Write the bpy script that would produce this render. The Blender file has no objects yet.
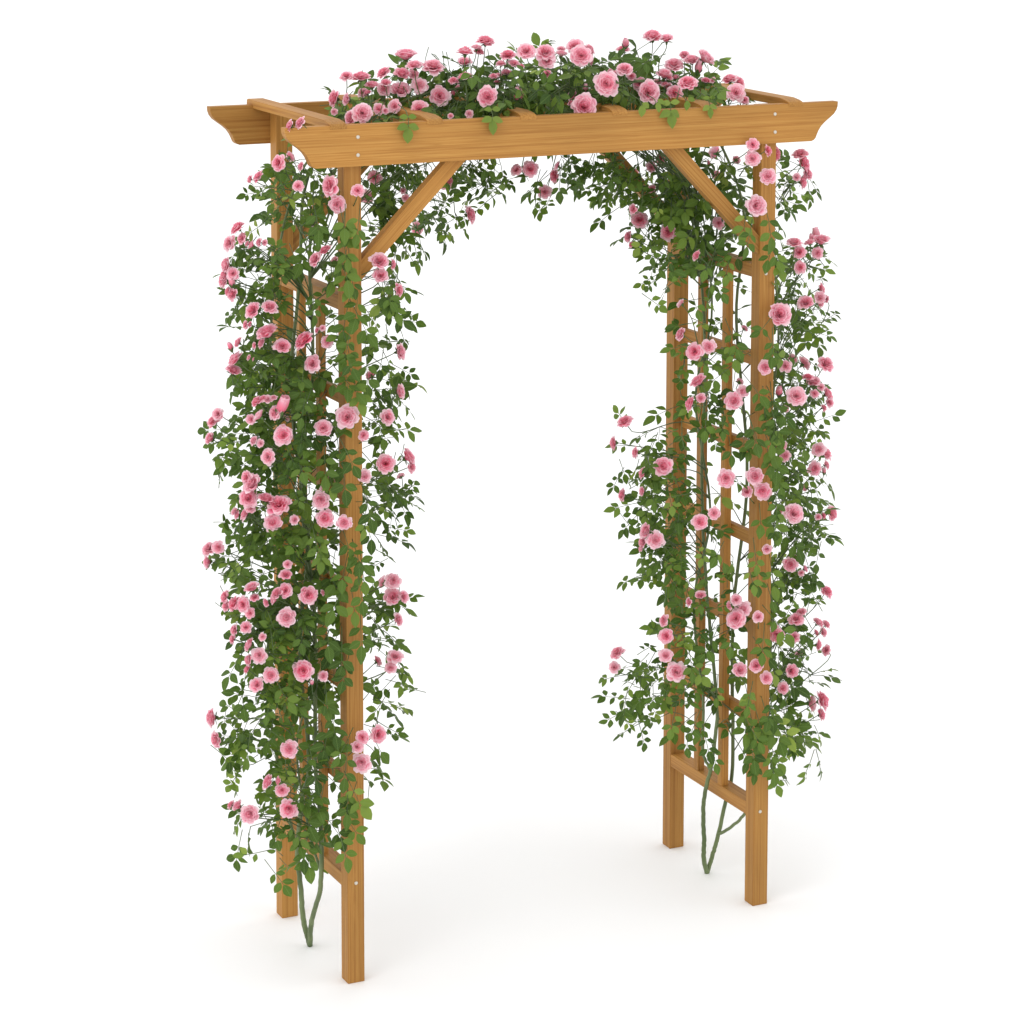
import bpy, bmesh, math, random
import numpy as np
from mathutils import Vector, Matrix, Quaternion

rng = random.Random(11)
SC = bpy.context.scene
COL = SC.collection

# look-up constants
WORLD_STRENGTH = 1.20
KEY_DIR = (-.72, -.42, .85)
KEY_SIZE = 34
KEY_POWER = 5000
CAM_LOC = (-3.02096, -6.08224, 2.82050)
CAM_ANG = (-0.455344, -0.111760, 0.003241)   # yaw, pitch, roll
CAM_F, CAM_SX, CAM_SY = 2805.021, 40.679, -381.874
# ------------------------------------------------------------------ scene set-up
SC.render.engine = 'CYCLES'
SC.view_settings.view_transform = 'Standard'
SC.view_settings.look = 'None'
SC.view_settings.exposure = 0.0
SC.view_settings.gamma = 1.0
SC.view_settings.use_curve_mapping = False
SC.cycles.max_bounces = 8
SC.cycles.diffuse_bounces = 5
SC.cycles.transmission_bounces = 4
SC.cycles.use_denoising = True

world = bpy.data.worlds.new('World')
SC.world = world
world.use_nodes = True
bg = world.node_tree.nodes['Background']
bg.inputs[0].default_value = (1.0, 1.0, 1.0, 1)
bg.inputs[1].default_value = WORLD_STRENGTH

# measured frame of the arbor (metres): posts stand 1.13 m apart and 0.45 m deep
W, D, A, HB = 1.132, 0.4523, 0.0436, 2.1
BH, OV, BT = 0.0985, 0.187, 0.026
HX = W / 2

# ------------------------------------------------------------------ helpers
def link(o, parent=None):
    COL.objects.link(o)
    if parent is not None:
        o.parent = parent
    return o

def thing(name, label, cat, loc):
    o = bpy.data.objects.new(name, None)
    o.empty_display_size = 0.1
    o.location = loc
    o['label'] = label
    o['category'] = cat
    return link(o)

def mesh_obj(name, me, parent=None, offset=None):
    o = bpy.data.objects.new(name, me)
    link(o, parent)
    if offset is not None:
        o.location = offset
    return o

def nodes_of(name):
    m = bpy.data.materials.new(name)
    m.use_nodes = True
    nt = m.node_tree
    nt.nodes.clear()
    return m, nt, (lambda t, **kw: new_node(nt, t, **kw)), nt.links.new

def new_node(nt, t, **kw):
    n = nt.nodes.new(t)
    for k, v in kw.items():
        setattr(n, k, v)
    return n

def ramp(n, stops):
    cr = n.color_ramp
    while len(cr.elements) > 1:
        cr.elements.remove(cr.elements[-1])
    cr.elements[0].position = stops[0][0]
    cr.elements[0].color = (*stops[0][1], 1)
    for p, c in stops[1:]:
        e = cr.elements.new(p)
        e.color = (*c, 1)

# ------------------------------------------------------------------ materials
def wood_material():
    """Stained softwood: the grain runs along each board (vector attribute 'grain': across, across, along)."""
    m, nt, N, L = nodes_of('stained_wood')
    out = N('ShaderNodeOutputMaterial'); b = N('ShaderNodeBsdfPrincipled')
    at = N('ShaderNodeAttribute', attribute_name='grain')
    def mapped(sc):
        mp = N('ShaderNodeMapping'); mp.inputs['Scale'].default_value = sc
        L(at.outputs['Vector'], mp.inputs['Vector']); return mp.outputs[0]
    def noise(sc, detail=4, rough=.6, dist=0.):
        n = N('ShaderNodeTexNoise'); n.inputs['Scale'].default_value = 1
        n.inputs['Detail'].default_value = detail; n.inputs['Roughness'].default_value = rough
        n.inputs['Distortion'].default_value = dist
        L(mapped(sc), n.inputs['Vector']); return n.outputs['Fac']
    broad = noise((48, 48, .8), 2, .5, .35)
    streak = noise((210, 210, 1.6), 4, .62, .15)
    pores = noise((620, 620, 16), 2, .5)
    patch = noise((5, 5, 2.2), 2, .5)
    # growth-ring lines: a saw of the broad noise field
    ml = N('ShaderNodeMath', operation='MULTIPLY'); L(broad, ml.inputs[0]); ml.inputs[1].default_value = 15
    fr = N('ShaderNodeMath', operation='FRACT'); L(ml.outputs[0], fr.inputs[0])
    ring = N('ShaderNodeValToRGB'); L(fr.outputs[0], ring.inputs[0])
    ramp(ring, [(0, (.35,)*3), (.12, (.0,)*3), (.55, (.12,)*3), (.86, (.55,)*3), (1, (.35,)*3)])
    base = N('ShaderNodeValToRGB'); L(streak, base.inputs[0])
    ramp(base, [(.33, WOOD_DARK), (.47, WOOD_MID), (.66, WOOD_LIGHT)])
    m1 = N('ShaderNodeMix', data_type='RGBA', blend_type='MULTIPLY')
    L(ring.outputs[0], m1.inputs['Factor']); L(base.outputs[0], m1.inputs['A'])
    m1.inputs['B'].default_value = (.80, .72, .61, 1)
    pr = N('ShaderNodeMapRange'); L(pores, pr.inputs[0])
    for k, v in zip(range(1, 5), (.3, .46, .91, 1.0)): pr.inputs[k].default_value = v
    m2 = N('ShaderNodeMix', data_type='RGBA', blend_type='MULTIPLY'); m2.inputs['Factor'].default_value = 1
    L(m1.outputs['Result'], m2.inputs['A']); L(pr.outputs[0], m2.inputs['B'])
    pt = N('ShaderNodeMapRange'); L(patch, pt.inputs[0])
    for k, v in zip(range(1, 5), (.3, .7, .86, 1.12)): pt.inputs[k].default_value = v
    m3 = N('ShaderNodeMix', data_type='RGBA', blend_type='MULTIPLY'); m3.inputs['Factor'].default_value = 1
    L(m2.outputs['Result'], m3.inputs['A']); L(pt.outputs[0], m3.inputs['B'])
    tone = N('ShaderNodeAttribute', attribute_name='tone')
    m4 = N('ShaderNodeMix', data_type='RGBA', blend_type='MULTIPLY'); m4.inputs['Factor'].default_value = 1
    L(m3.outputs['Result'], m4.inputs['A']); L(tone.outputs['Fac'], m4.inputs['B'])
    L(m4.outputs['Result'], b.inputs['Base Color'])
    b.inputs['Roughness'].default_value = .58
    b.inputs['Specular IOR Level'].default_value = .25
    bp = N('ShaderNodeBump'); bp.inputs['Strength'].default_value = .25; bp.inputs['Distance'].default_value = .0006
    L(pores, bp.inputs['Height']); L(bp.outputs[0], b.inputs['Normal'])
    L(b.outputs[0], out.inputs[0])
    return m

def leaf_material():
    m, nt, N, L = nodes_of('rose_leaf')
    out = N('ShaderNodeOutputMaterial'); b = N('ShaderNodeBsdfPrincipled')
    at = N('ShaderNodeAttribute', attribute_name='tone')
    cr = N('ShaderNodeValToRGB'); L(at.outputs['Fac'], cr.inputs[0])
    ramp(cr, [(0, LEAF[0]), (.45, LEAF[1]), (.8, LEAF[2]), (1, LEAF[3])])
    # pale midrib and side veins from the leaf's own coordinates
    uv = N('ShaderNodeAttribute', attribute_name='leafuv')
    sp = N('ShaderNodeSeparateXYZ'); L(uv.outputs['Vector'], sp.inputs[0])
    ab = N('ShaderNodeMath', operation='ABSOLUTE'); L(sp.outputs['X'], ab.inputs[0])
    ri = N('ShaderNodeMapRange'); L(ab.outputs[0], ri.inputs[0])
    for k, v in zip(range(1, 5), (0, .14, .45, 0)): ri.inputs[k].default_value = v
    vs = N('ShaderNodeMath', operation='MULTIPLY_ADD'); L(ab.outputs[0], vs.inputs[0]); vs.inputs[1].default_value = -.35; L(sp.outputs['Y'], vs.inputs[2])
    vm = N('ShaderNodeMath', operation='MULTIPLY'); L(vs.outputs[0], vm.inputs[0]); vm.inputs[1].default_value = 44
    sn = N('ShaderNodeMath', operation='SINE'); L(vm.outputs[0], sn.inputs[0])
    vr = N('ShaderNodeMapRange'); L(sn.outputs[0], vr.inputs[0])
    for k, v in zip(range(1, 5), (.3, 1, 0, .22)): vr.inputs[k].default_value = v
    mxv = N('ShaderNodeMath', operation='MAXIMUM'); L(ri.outputs[0], mxv.inputs[0]); L(vr.outputs[0], mxv.inputs[1])
    mv = N('ShaderNodeMix', data_type='RGBA'); L(mxv.outputs[0], mv.inputs['Factor'])
    L(cr.outputs[0], mv.inputs['A']); mv.inputs['B'].default_value = (.17, .27, .075, 1)
    # undersides of rose leaves are paler and matt
    ge = N('ShaderNodeNewGeometry')
    mu = N('ShaderNodeMix', data_type='RGBA'); mf = N('ShaderNodeMath', operation='MULTIPLY')
    L(ge.outputs['Backfacing'], mf.inputs[0]); mf.inputs[1].default_value = .45
    L(mf.outputs[0], mu.inputs['Factor']); L(mv.outputs['Result'], mu.inputs['A']); mu.inputs['B'].default_value = (.10, .155, .065, 1)
    L(mu.outputs['Result'], b.inputs['Base Color'])
    b.inputs['Roughness'].default_value = .5
    b.inputs['Specular IOR Level'].default_value = .22
    tr = N('ShaderNodeBsdfTranslucent')
    g = N('ShaderNodeMix', data_type='RGBA', blend_type='MULTIPLY'); g.inputs['Factor'].default_value = 1
    L(mu.outputs['Result'], g.inputs['A']); g.inputs['B'].default_value = (1.25, 1.3, .5, 1)
    L(g.outputs['Result'], tr.inputs[0])
    mx = N('ShaderNodeMixShader'); mx.inputs[0].default_value = .28
    L(b.outputs[0], mx.inputs[1]); L(tr.outputs[0], mx.inputs[2]); L(mx.outputs[0], out.inputs[0])
    return m

def petal_material():
    m, nt, N, L = nodes_of('rose_petal')
    out = N('ShaderNodeOutputMaterial'); b = N('ShaderNodeBsdfPrincipled')
    at = N('ShaderNodeAttribute', attribute_name='petal')       # x: 0 heart .. 1 pale rim, y: petal tone
    sp = N('ShaderNodeSeparateXYZ'); L(at.outputs['Vector'], sp.inputs[0])
    cr = N('ShaderNodeValToRGB'); L(sp.outputs['X'], cr.inputs[0])
    ramp(cr, PETAL)
    oi = N('ShaderNodeObjectInfo')
    mr = N('ShaderNodeMapRange'); L(oi.outputs['Random'], mr.inputs[0]); mr.inputs[3].default_value = .84; mr.inputs[4].default_value = 1.12
    ad = N('ShaderNodeMath', operation='MULTIPLY'); L(mr.outputs[0], ad.inputs[0]); L(sp.outputs['Y'], ad.inputs[1])
    hs = N('ShaderNodeHueSaturation'); L(cr.outputs[0], hs.inputs['Color']); L(ad.outputs[0], hs.inputs['Saturation'])
    L(hs.outputs[0], b.inputs['Base Color'])
    b.inputs['Roughness'].default_value = .62
    b.inputs['Specular IOR Level'].default_value = .15
    tr = N('ShaderNodeBsdfTranslucent'); L(hs.outputs[0], tr.inputs[0])
    mx = N('ShaderNodeMixShader'); mx.inputs[0].default_value = .28
    L(b.outputs[0], mx.inputs[1]); L(tr.outputs[0], mx.inputs[2]); L(mx.outputs[0], out.inputs[0])
    return m

def stem_material(name, c1, c2):
    m, nt, N, L = nodes_of(name)
    out = N('ShaderNodeOutputMaterial'); b = N('ShaderNodeBsdfPrincipled')
    tc = N('ShaderNodeTexCoord')
    n = N('ShaderNodeTexNoise'); n.inputs['Scale'].default_value = 38; n.inputs['Detail'].default_value = 4
    mp = N('ShaderNodeMapping'); mp.inputs['Scale'].default_value = (1, 1, .25)
    L(tc.outputs['Object'], mp.inputs[0]); L(mp.outputs[0], n.inputs['Vector'])
    cr = N('ShaderNodeValToRGB'); L(n.outputs['Fac'], cr.inputs[0]); ramp(cr, [(.35, c1), (.65, c2)])
    L(cr.outputs[0], b.inputs['Base Color']); b.inputs['Roughness'].default_value = .55
    L(b.outputs[0], out.inputs[0])
    return m

def plain(name, col, rough, metal=0.):
    m, nt, N, L = nodes_of(name)
    out = N('ShaderNodeOutputMaterial'); b = N('ShaderNodeBsdfPrincipled')
    n = N('ShaderNodeTexNoise'); n.inputs['Scale'].default_value = 3; n.inputs['Detail'].default_value = 3
    tc = N('ShaderNodeTexCoord'); L(tc.outputs['Object'], n.inputs['Vector'])
    cr = N('ShaderNodeValToRGB'); L(n.outputs['Fac'], cr.inputs[0])
    ramp(cr, [(.3, tuple(c * .985 for c in col)), (.7, col)])
    L(cr.outputs[0], b.inputs['Base Color'])
    b.inputs['Roughness'].default_value = rough; b.inputs['Metallic'].default_value = metal
    L(b.outputs[0], out.inputs[0])
    return m

WOOD_DARK, WOOD_MID, WOOD_LIGHT = (.345, .152, .032), (.435, .207, .047), (.495, .254, .063)
LEAF = [(.038, .080, .013), (.093, .165, .026), (.165, .250, .042), (.26, .34, .07)]
PETAL = [(0, (.90, .15, .22)), (.25, (.93, .21, .30)), (.5, (.94, .32, .43)), (.75, (.95, .47, .58)), (1, (.97, .74, .79))]
M_WOOD = wood_material()
M_LEAF = leaf_material()
M_PETAL = petal_material()
M_CANE = stem_material('green_cane', (.085, .125, .042), (.165, .215, .085))
M_TWIG = stem_material('green_twig', (.045, .085, .022), (.10, .15, .045))
M_SEPAL = stem_material('sepal_green', (.05, .11, .025), (.09, .17, .04))
M_BOLT = plain('zinc_bolt', (.62, .58, .50), .42, .5)
M_GROUND = plain('white_floor', (.965, .965, .968), .8)

# ------------------------------------------------------------------ the floor
me = bpy.data.meshes.new('ground')
R_ = 160
me.from_pydata([(-R_, -R_, 0), (R_, -R_, 0), (R_, R_, 0), (-R_, R_, 0)], [], [(0, 1, 2, 3)])
me.materials.append(M_GROUND)
g = mesh_obj('ground', me)
g['kind'] = 'structure'
g['label'] = 'seamless plain white floor under the arbor'

# ------------------------------------------------------------------ the arbor
def board(name, verts_faces, axis, parent, bevel=.0018):
    """One piece of timber as a mesh; axis: index of the direction its grain runs in, or a unit vector."""
    vs, fs = verts_faces
    bm = bmesh.new()
    bv = [bm.verts.new(v) for v in vs]
    for f in fs:
        bm.faces.new([bv[i] for i in f])
    bmesh.ops.recalc_face_normals(bm, faces=bm.faces)
    if bevel:
        ed = [e for e in bm.edges if len(e.link_faces) == 2 and e.calc_face_angle(0) > .5]
        bmesh.ops.bevel(bm, geom=ed, offset=bevel, segments=2, affect='EDGES', profile=.6)
    me = bpy.data.meshes.new(name)
    bm.to_mesh(me); bm.free()
    n = len(me.vertices)
    co = np.zeros(n * 3, np.float32); me.vertices.foreach_get('co', co); co = co.reshape(-1, 3)
    ax = Vector((0, 0, 0))
    if isinstance(axis, int): ax[axis] = 1
    else: ax = Vector(axis).normalized()
    t1 = ax.orthogonal().normalized(); t2 = ax.cross(t1)
    B = np.array([t1, t2, ax], np.float32)
    gr = co @ B.T + np.array([rng.uniform(0, 9), rng.uniform(0, 9), rng.uniform(0, 40)], np.float32)
    a = me.attributes.new('grain', 'FLOAT_VECTOR', 'POINT'); a.data.foreach_set('vector', gr.ravel())
    tn = rng.uniform(.88, 1.08)
    a = me.attributes.new('tone', 'FLOAT', 'POINT'); a.data.foreach_set('value', np.full(n, tn, np.float32))
    me.materials.append(M_WOOD)
    return mesh_obj(name, me, parent)

def boxvf(x0, x1, y0, y1, z0, z1):
    v = [(x, y, z) for z in (z0, z1) for y in (y0, y1) for x in (x0, x1)]
    return v, [(0, 1, 3, 2), (4, 6, 7, 5), (0, 4, 5, 1), (2, 3, 7, 6), (0, 2, 6, 4), (1, 5, 7, 3)]

def prism(prof, y0, y1):
    """profile in x,z extruded along y"""
    n = len(prof)
    v = [(x, y0, z) for x, z in prof] + [(x, y1, z) for x, z in prof]
    f = [tuple(range(n)), tuple(range(2 * n - 1, n - 1, -1))]
    f += [(i, (i + 1) % n, n + (i + 1) % n, n + i) for i in range(n)]
    return v, f

arbor = thing('garden_arbor', 'honey stained wooden garden arbor with flat rafter roof and two slatted side panels', 'arbor', (0, D / 2, 0))
IV = Vector((0, -D / 2, 0))
def to_arbor(o):
    o.location = IV
    return o

YF, YB = 0.0, D + A            # front plane of the front posts, rear plane of the back posts
for sx in (-1, 1):
    for y0 in (0, D):
        to_arbor(board('post', boxvf(sx * HX - A / 2, sx * HX + A / 2, y0, y0 + A, 0, HB - .004), 2, arbor, .0022))
# beams: a board outside the posts front and back, both ends cut to an ogee
og = [(x_ * .86, z_) for x_, z_ in [(0, 0), (.001, .012), (.005, .022), (.014, .032), (.028, .041), (.044, .051), (.057, .061), (.066, .072), (.072, .083), (.076, .091), (.082, .096), (.090, BH)]]
XE = HX + OV
XL = XE - .008
prof = [(-XL + x, HB - z) for x, z in og] + [(XE - x, HB - z) for x, z in reversed(og)]
for y0, y1 in ((-BT, -.0005), (YB + .0005, YB + BT)):
    to_arbor(board('beam', prism(prof, y0, y1), 0, arbor, .0016))
# rafters: notched over the beams, the ends just rounded
for x in (-.612, -.366, -.120, .128, .378, .628):
    w = .021
    yz = [(-BT - .0016, HB - .0085), (-BT - .0016, HB + .000), (-BT + .004, HB + .0040), (-BT + .016, HB + .0072), (-BT + .045, HB + .0110), (YB + BT + .012, HB + .0125), (YB + BT + .018, HB + .0100),
          (YB + BT + .020, HB - .0085), (YB - .004, HB - .0085), (YB - .004, HB - .024), (.004, HB - .024), (.004, HB - .0085)]
    if abs(abs(x) - HX) < .07:      # no room for the notch beside a post
        yz = yz[:8]
    n = len(yz)
    v = [(x - w, y, z) for y, z in yz] + [(x + w, y, z) for y, z in yz]
    f = [tuple(range(n)), tuple(range(2 * n - 1, n - 1, -1))] + [(i, (i + 1) % n, n + (i + 1) % n, n + i) for i in range(n)]
    to_arbor(board('rafter', (v, f), 1, arbor, .0016))
# side panels: seven rails and two balusters each
ztop = [.268 + k * (1.686 - .268) / 6 for k in range(7)]
for sx in (-1, 1):
    for k, z in enumerate(ztop):
        h = .034
        if k in (0, 6):
            x0, x1 = sx * HX - A / 2 + .001, sx * HX + A / 2 - .001
        else:
            x0, x1 = (HX + .0015, HX + .0175) if sx > 0 else (-HX - .0015, -HX + .0145)
        to_arbor(board('rail', boxvf(x0, x1, A - .002, D + .002, z - h, z), 1, arbor, .0016))
    for t in (.345, .665):
        yc = A + (D - A) * t
        bx0, bx1 = (HX - .0195, HX + .0010) if sx > 0 else (-HX - .0205, -HX - .0020)
        if sx < 0: bx0, bx1 = -HX - .0200, -HX - .0020
        to_arbor(board('baluster', boxvf(bx0, bx1, yc - .0115, yc + .0115, ztop[0] - .002, ztop[6] - h + .002), 2, arbor, .0014))
# corner braces between post and beam, front and back
for sx in (-1, 1):
    for y0 in (.006, D + .008):
        xi = HX - A / 2 + .001
        ux, uz = .222, .226
        k = .056                      # width of the brace measured along the post
        prof2 = [(xi, 2.0015 - uz), (xi - ux, 2.0015), (xi - ux - k * .92, 2.0015), (xi, 2.0015 - uz - k)]
        prof2 = [(xi, HB - BH - uz), (xi - ux, HB - BH + .004), (xi - ux + .048, HB - BH + .004)] if False else \
                [(xi, 1.762), (xi - .238, HB - BH + .012), (xi - .238 - .052, HB - BH + .012), (xi, 1.712)]
        pr = [(sx * x, z + (.010 if sx < 0 and x == xi else 0)) for x, z in prof2]
        to_arbor(board('brace', prism(pr, y0, y0 + .030), (sx * -.238, 0, .240), arbor, .0016))
# bolt heads
def bolt_mesh():
    bm = bmesh.new()
    seg = 14
    rings = [(.0045, 0), (.0045, .0012), (.0037, .0022), (.0018, .0027)]
    vs = [[bm.verts.new((r * math.cos(2 * math.pi * i / seg), -h, r * math.sin(2 * math.pi * i / seg))) for i in range(seg)] for r, h in rings]
    for a, b in zip(vs, vs[1:]):
        for i in range(seg):
            bm.faces.new((a[i], a[(i + 1) % seg], b[(i + 1) % seg], b[i]))
    bm.faces.new(vs[-1])
    bmesh.ops.recalc_face_normals(bm, faces=bm.faces)
    me = bpy.data.meshes.new('bolt'); bm.to_mesh(me); bm.free()
    for p in me.polygons: p.use_smooth = True
    me.materials.append(M_BOLT)
    return me
BM_ = bolt_mesh()
for x, y, z in ((-.563, -BT, 2.071), (-.563, -BT, 2.0285), (.567, -BT, 2.0755), (.568, -BT, 2.030), (-.566, 0, .2515), (.5615, 0, 1.666), (.563, 0, .2525), (-.566, 0, 1.668)):
    o = mesh_obj('bolt', BM_, arbor); o.location = Vector((x, y, z)) + IV

# ------------------------------------------------------------------ roses: geometry builders
class MB:
    """collects vertices, faces, per-vertex attributes and material slots into one mesh"""
    def __init__(self): self.v = []; self.f = []; self.a = []; self.t = []; self.m = []
    def add(self, vs, fs, attr, tone, mat=0):
        o = len(self.v)
        self.v += vs; self.a += attr
        self.t += tone if isinstance(tone, list) else [tone] * len(vs)
        self.f += [tuple(i + o for i in f) for f in fs]; self.m += [mat] * len(fs)
    def build(self, name, mats, parent, attr_name, offset=(0, 0, 0)):
        me = bpy.data.meshes.new(name)
        me.from_pydata([tuple(p) for p in self.v], [], self.f)
        a = me.attributes.new(attr_name, 'FLOAT_VECTOR', 'POINT'); a.data.foreach_set('vector', np.array(self.a, np.float32).ravel())
        a = me.attributes.new('tone', 'FLOAT', 'POINT'); a.data.foreach_set('value', np.array(self.t, np.float32))
        for m in mats: me.materials.append(m)
        me.polygons.foreach_set('material_index', np.array(self.m, np.int32))
        me.polygons.foreach_set('use_smooth', np.ones(len(self.f), bool))
        if parent is None and offset is None: return me
        return mesh_obj(name, me, parent, offset)

def rv(s=1.): return Vector((rng.gauss(0, s), rng.gauss(0, s), rng.gauss(0, s)))

def spline(pts, n=8):
    P = [Vector(p) for p in pts]
    P = [P[0] * 2 - P[1]] + P + [P[-1] * 2 - P[-2]]
    out = []
    for i in range(1, len(P) - 2):
        for k in range(n):
            t = k / n
            a, b, c, d = P[i - 1:i + 3]
            out.append(.5 * ((2 * b) + (c - a) * t + (2 * a - 5 * b + 4 * c - d) * t * t + (3 * b - 3 * c + d - a) * t ** 3))
    out.append(P[-2])
    return out

def tube(mb, pts, r0, r1, seg=6, mat=0, thorns=False):
    vs = []; fs = []
    n = len(pts)
    t0 = (pts[1] - pts[0]).normalized()
    u = t0.orthogonal().normalized()
    for i, p in enumerate(pts):
        t = (pts[min(i + 1, n - 1)] - pts[max(i - 1, 0)]).normalized()
        u = (u - t * u.dot(t)).normalized(); w = t.cross(u)
        r = r0 + (r1 - r0) * i / (n - 1)
        for k in range(seg):
            a = 2 * math.pi * k / seg
            vs.append(p + (u * math.cos(a) + w * math.sin(a)) * r)
    for i in range(n - 1):
        for k in range(seg):
            fs.append((i * seg + k, i * seg + (k + 1) % seg, (i + 1) * seg + (k + 1) % seg, (i + 1) * seg + k))
    fs.append(tuple(range(seg - 1, -1, -1))); fs.append(tuple((n - 1) * seg + k for k in range(seg)))
    mb.add(vs, fs, [(0, 0, 0)] * len(vs), .4, mat)

LEAF_T = (0, .12, .3, .52, .76, .9, 1)
LEAF_W = (.04, .50, .88, 1.0, .66, .32, .0)
def leaflet(mb, base, d, nrm, length, tone, mat=0):
    d = d.normalized(); nrm = (nrm - d * nrm.dot(d)).normalized(); s = d.cross(nrm)
    wd = length * rng.uniform(.27, .33); fold = rng.uniform(.05, .45); droop = rng.uniform(-.05, .35) * length; tw = rng.gauss(0, .18)
    vs = []; at = []
    for t, w in zip(LEAF_T, LEAF_W):
        c = base + d * (length * t) - nrm * (droop * t * t)
        sj = s * math.cos(tw * t) + nrm * math.sin(tw * t)
        jag = 1 + rng.uniform(-.07, .07)
        for q in (-1, 0, 1):
            vs.append(c + sj * (q * w * wd * jag) + nrm * (abs(q) * w * wd * fold)); at.append((q * max(w, .02), t, 0))
    fs = []
    for i in range(len(LEAF_T) - 1):
        for q in range(2):
            a = i * 3 + q
            fs.append((a, a + 1, a + 4, a + 3))
    mb.add(vs, fs, at, tone, mat)

def compound(mb, base, d, nrm, size, tone, pairs=2):
    """a rose leaf: a rachis with one end leaflet and pairs of side leaflets"""
    d = d.normalized(); nrm = (nrm - d * nrm.dot(d)).normalized(); s = d.cross(nrm)
    L = size * (.8 + .80 * pairs)
    if any(-.05 < q.y < .014 and 1.98 < q.z < 2.116 for q in (base, base + d * L * .5, base + d * (L + size), base + d * L + s * size, base + d * L - s * size)): return
    pts = [base + d * (L * t) - nrm * (size * .25 * t * t) for t in (0, .5, 1)]
    tube(mb, pts, .0011, .0007, 4, 1)
    tl = min(1, max(0, tone + rng.gauss(0, .06)))
    leaflet(mb, pts[2], d - nrm * .25 + rv(.12), nrm + rv(.15), size * 1.12, tl)
    for k in range(pairs):
        t = 1 - (k + .32) * .80 * size / L
        p = base + d * (L * t) - nrm * (size * .25 * t * t)
        for q in (-1, 1):
            if rng.random() < .06: continue
            an = math.radians(rng.uniform(48, 72))
            leaflet(mb, p + s * (q * .002), d * math.cos(an) + s * (q * math.sin(an)) - nrm * rng.uniform(0, .25), nrm + rv(.18), size * (1 - .16 * k) * rng.uniform(.82, 1.02), min(1, max(0, tl + rng.gauss(0, .11))))

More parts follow.
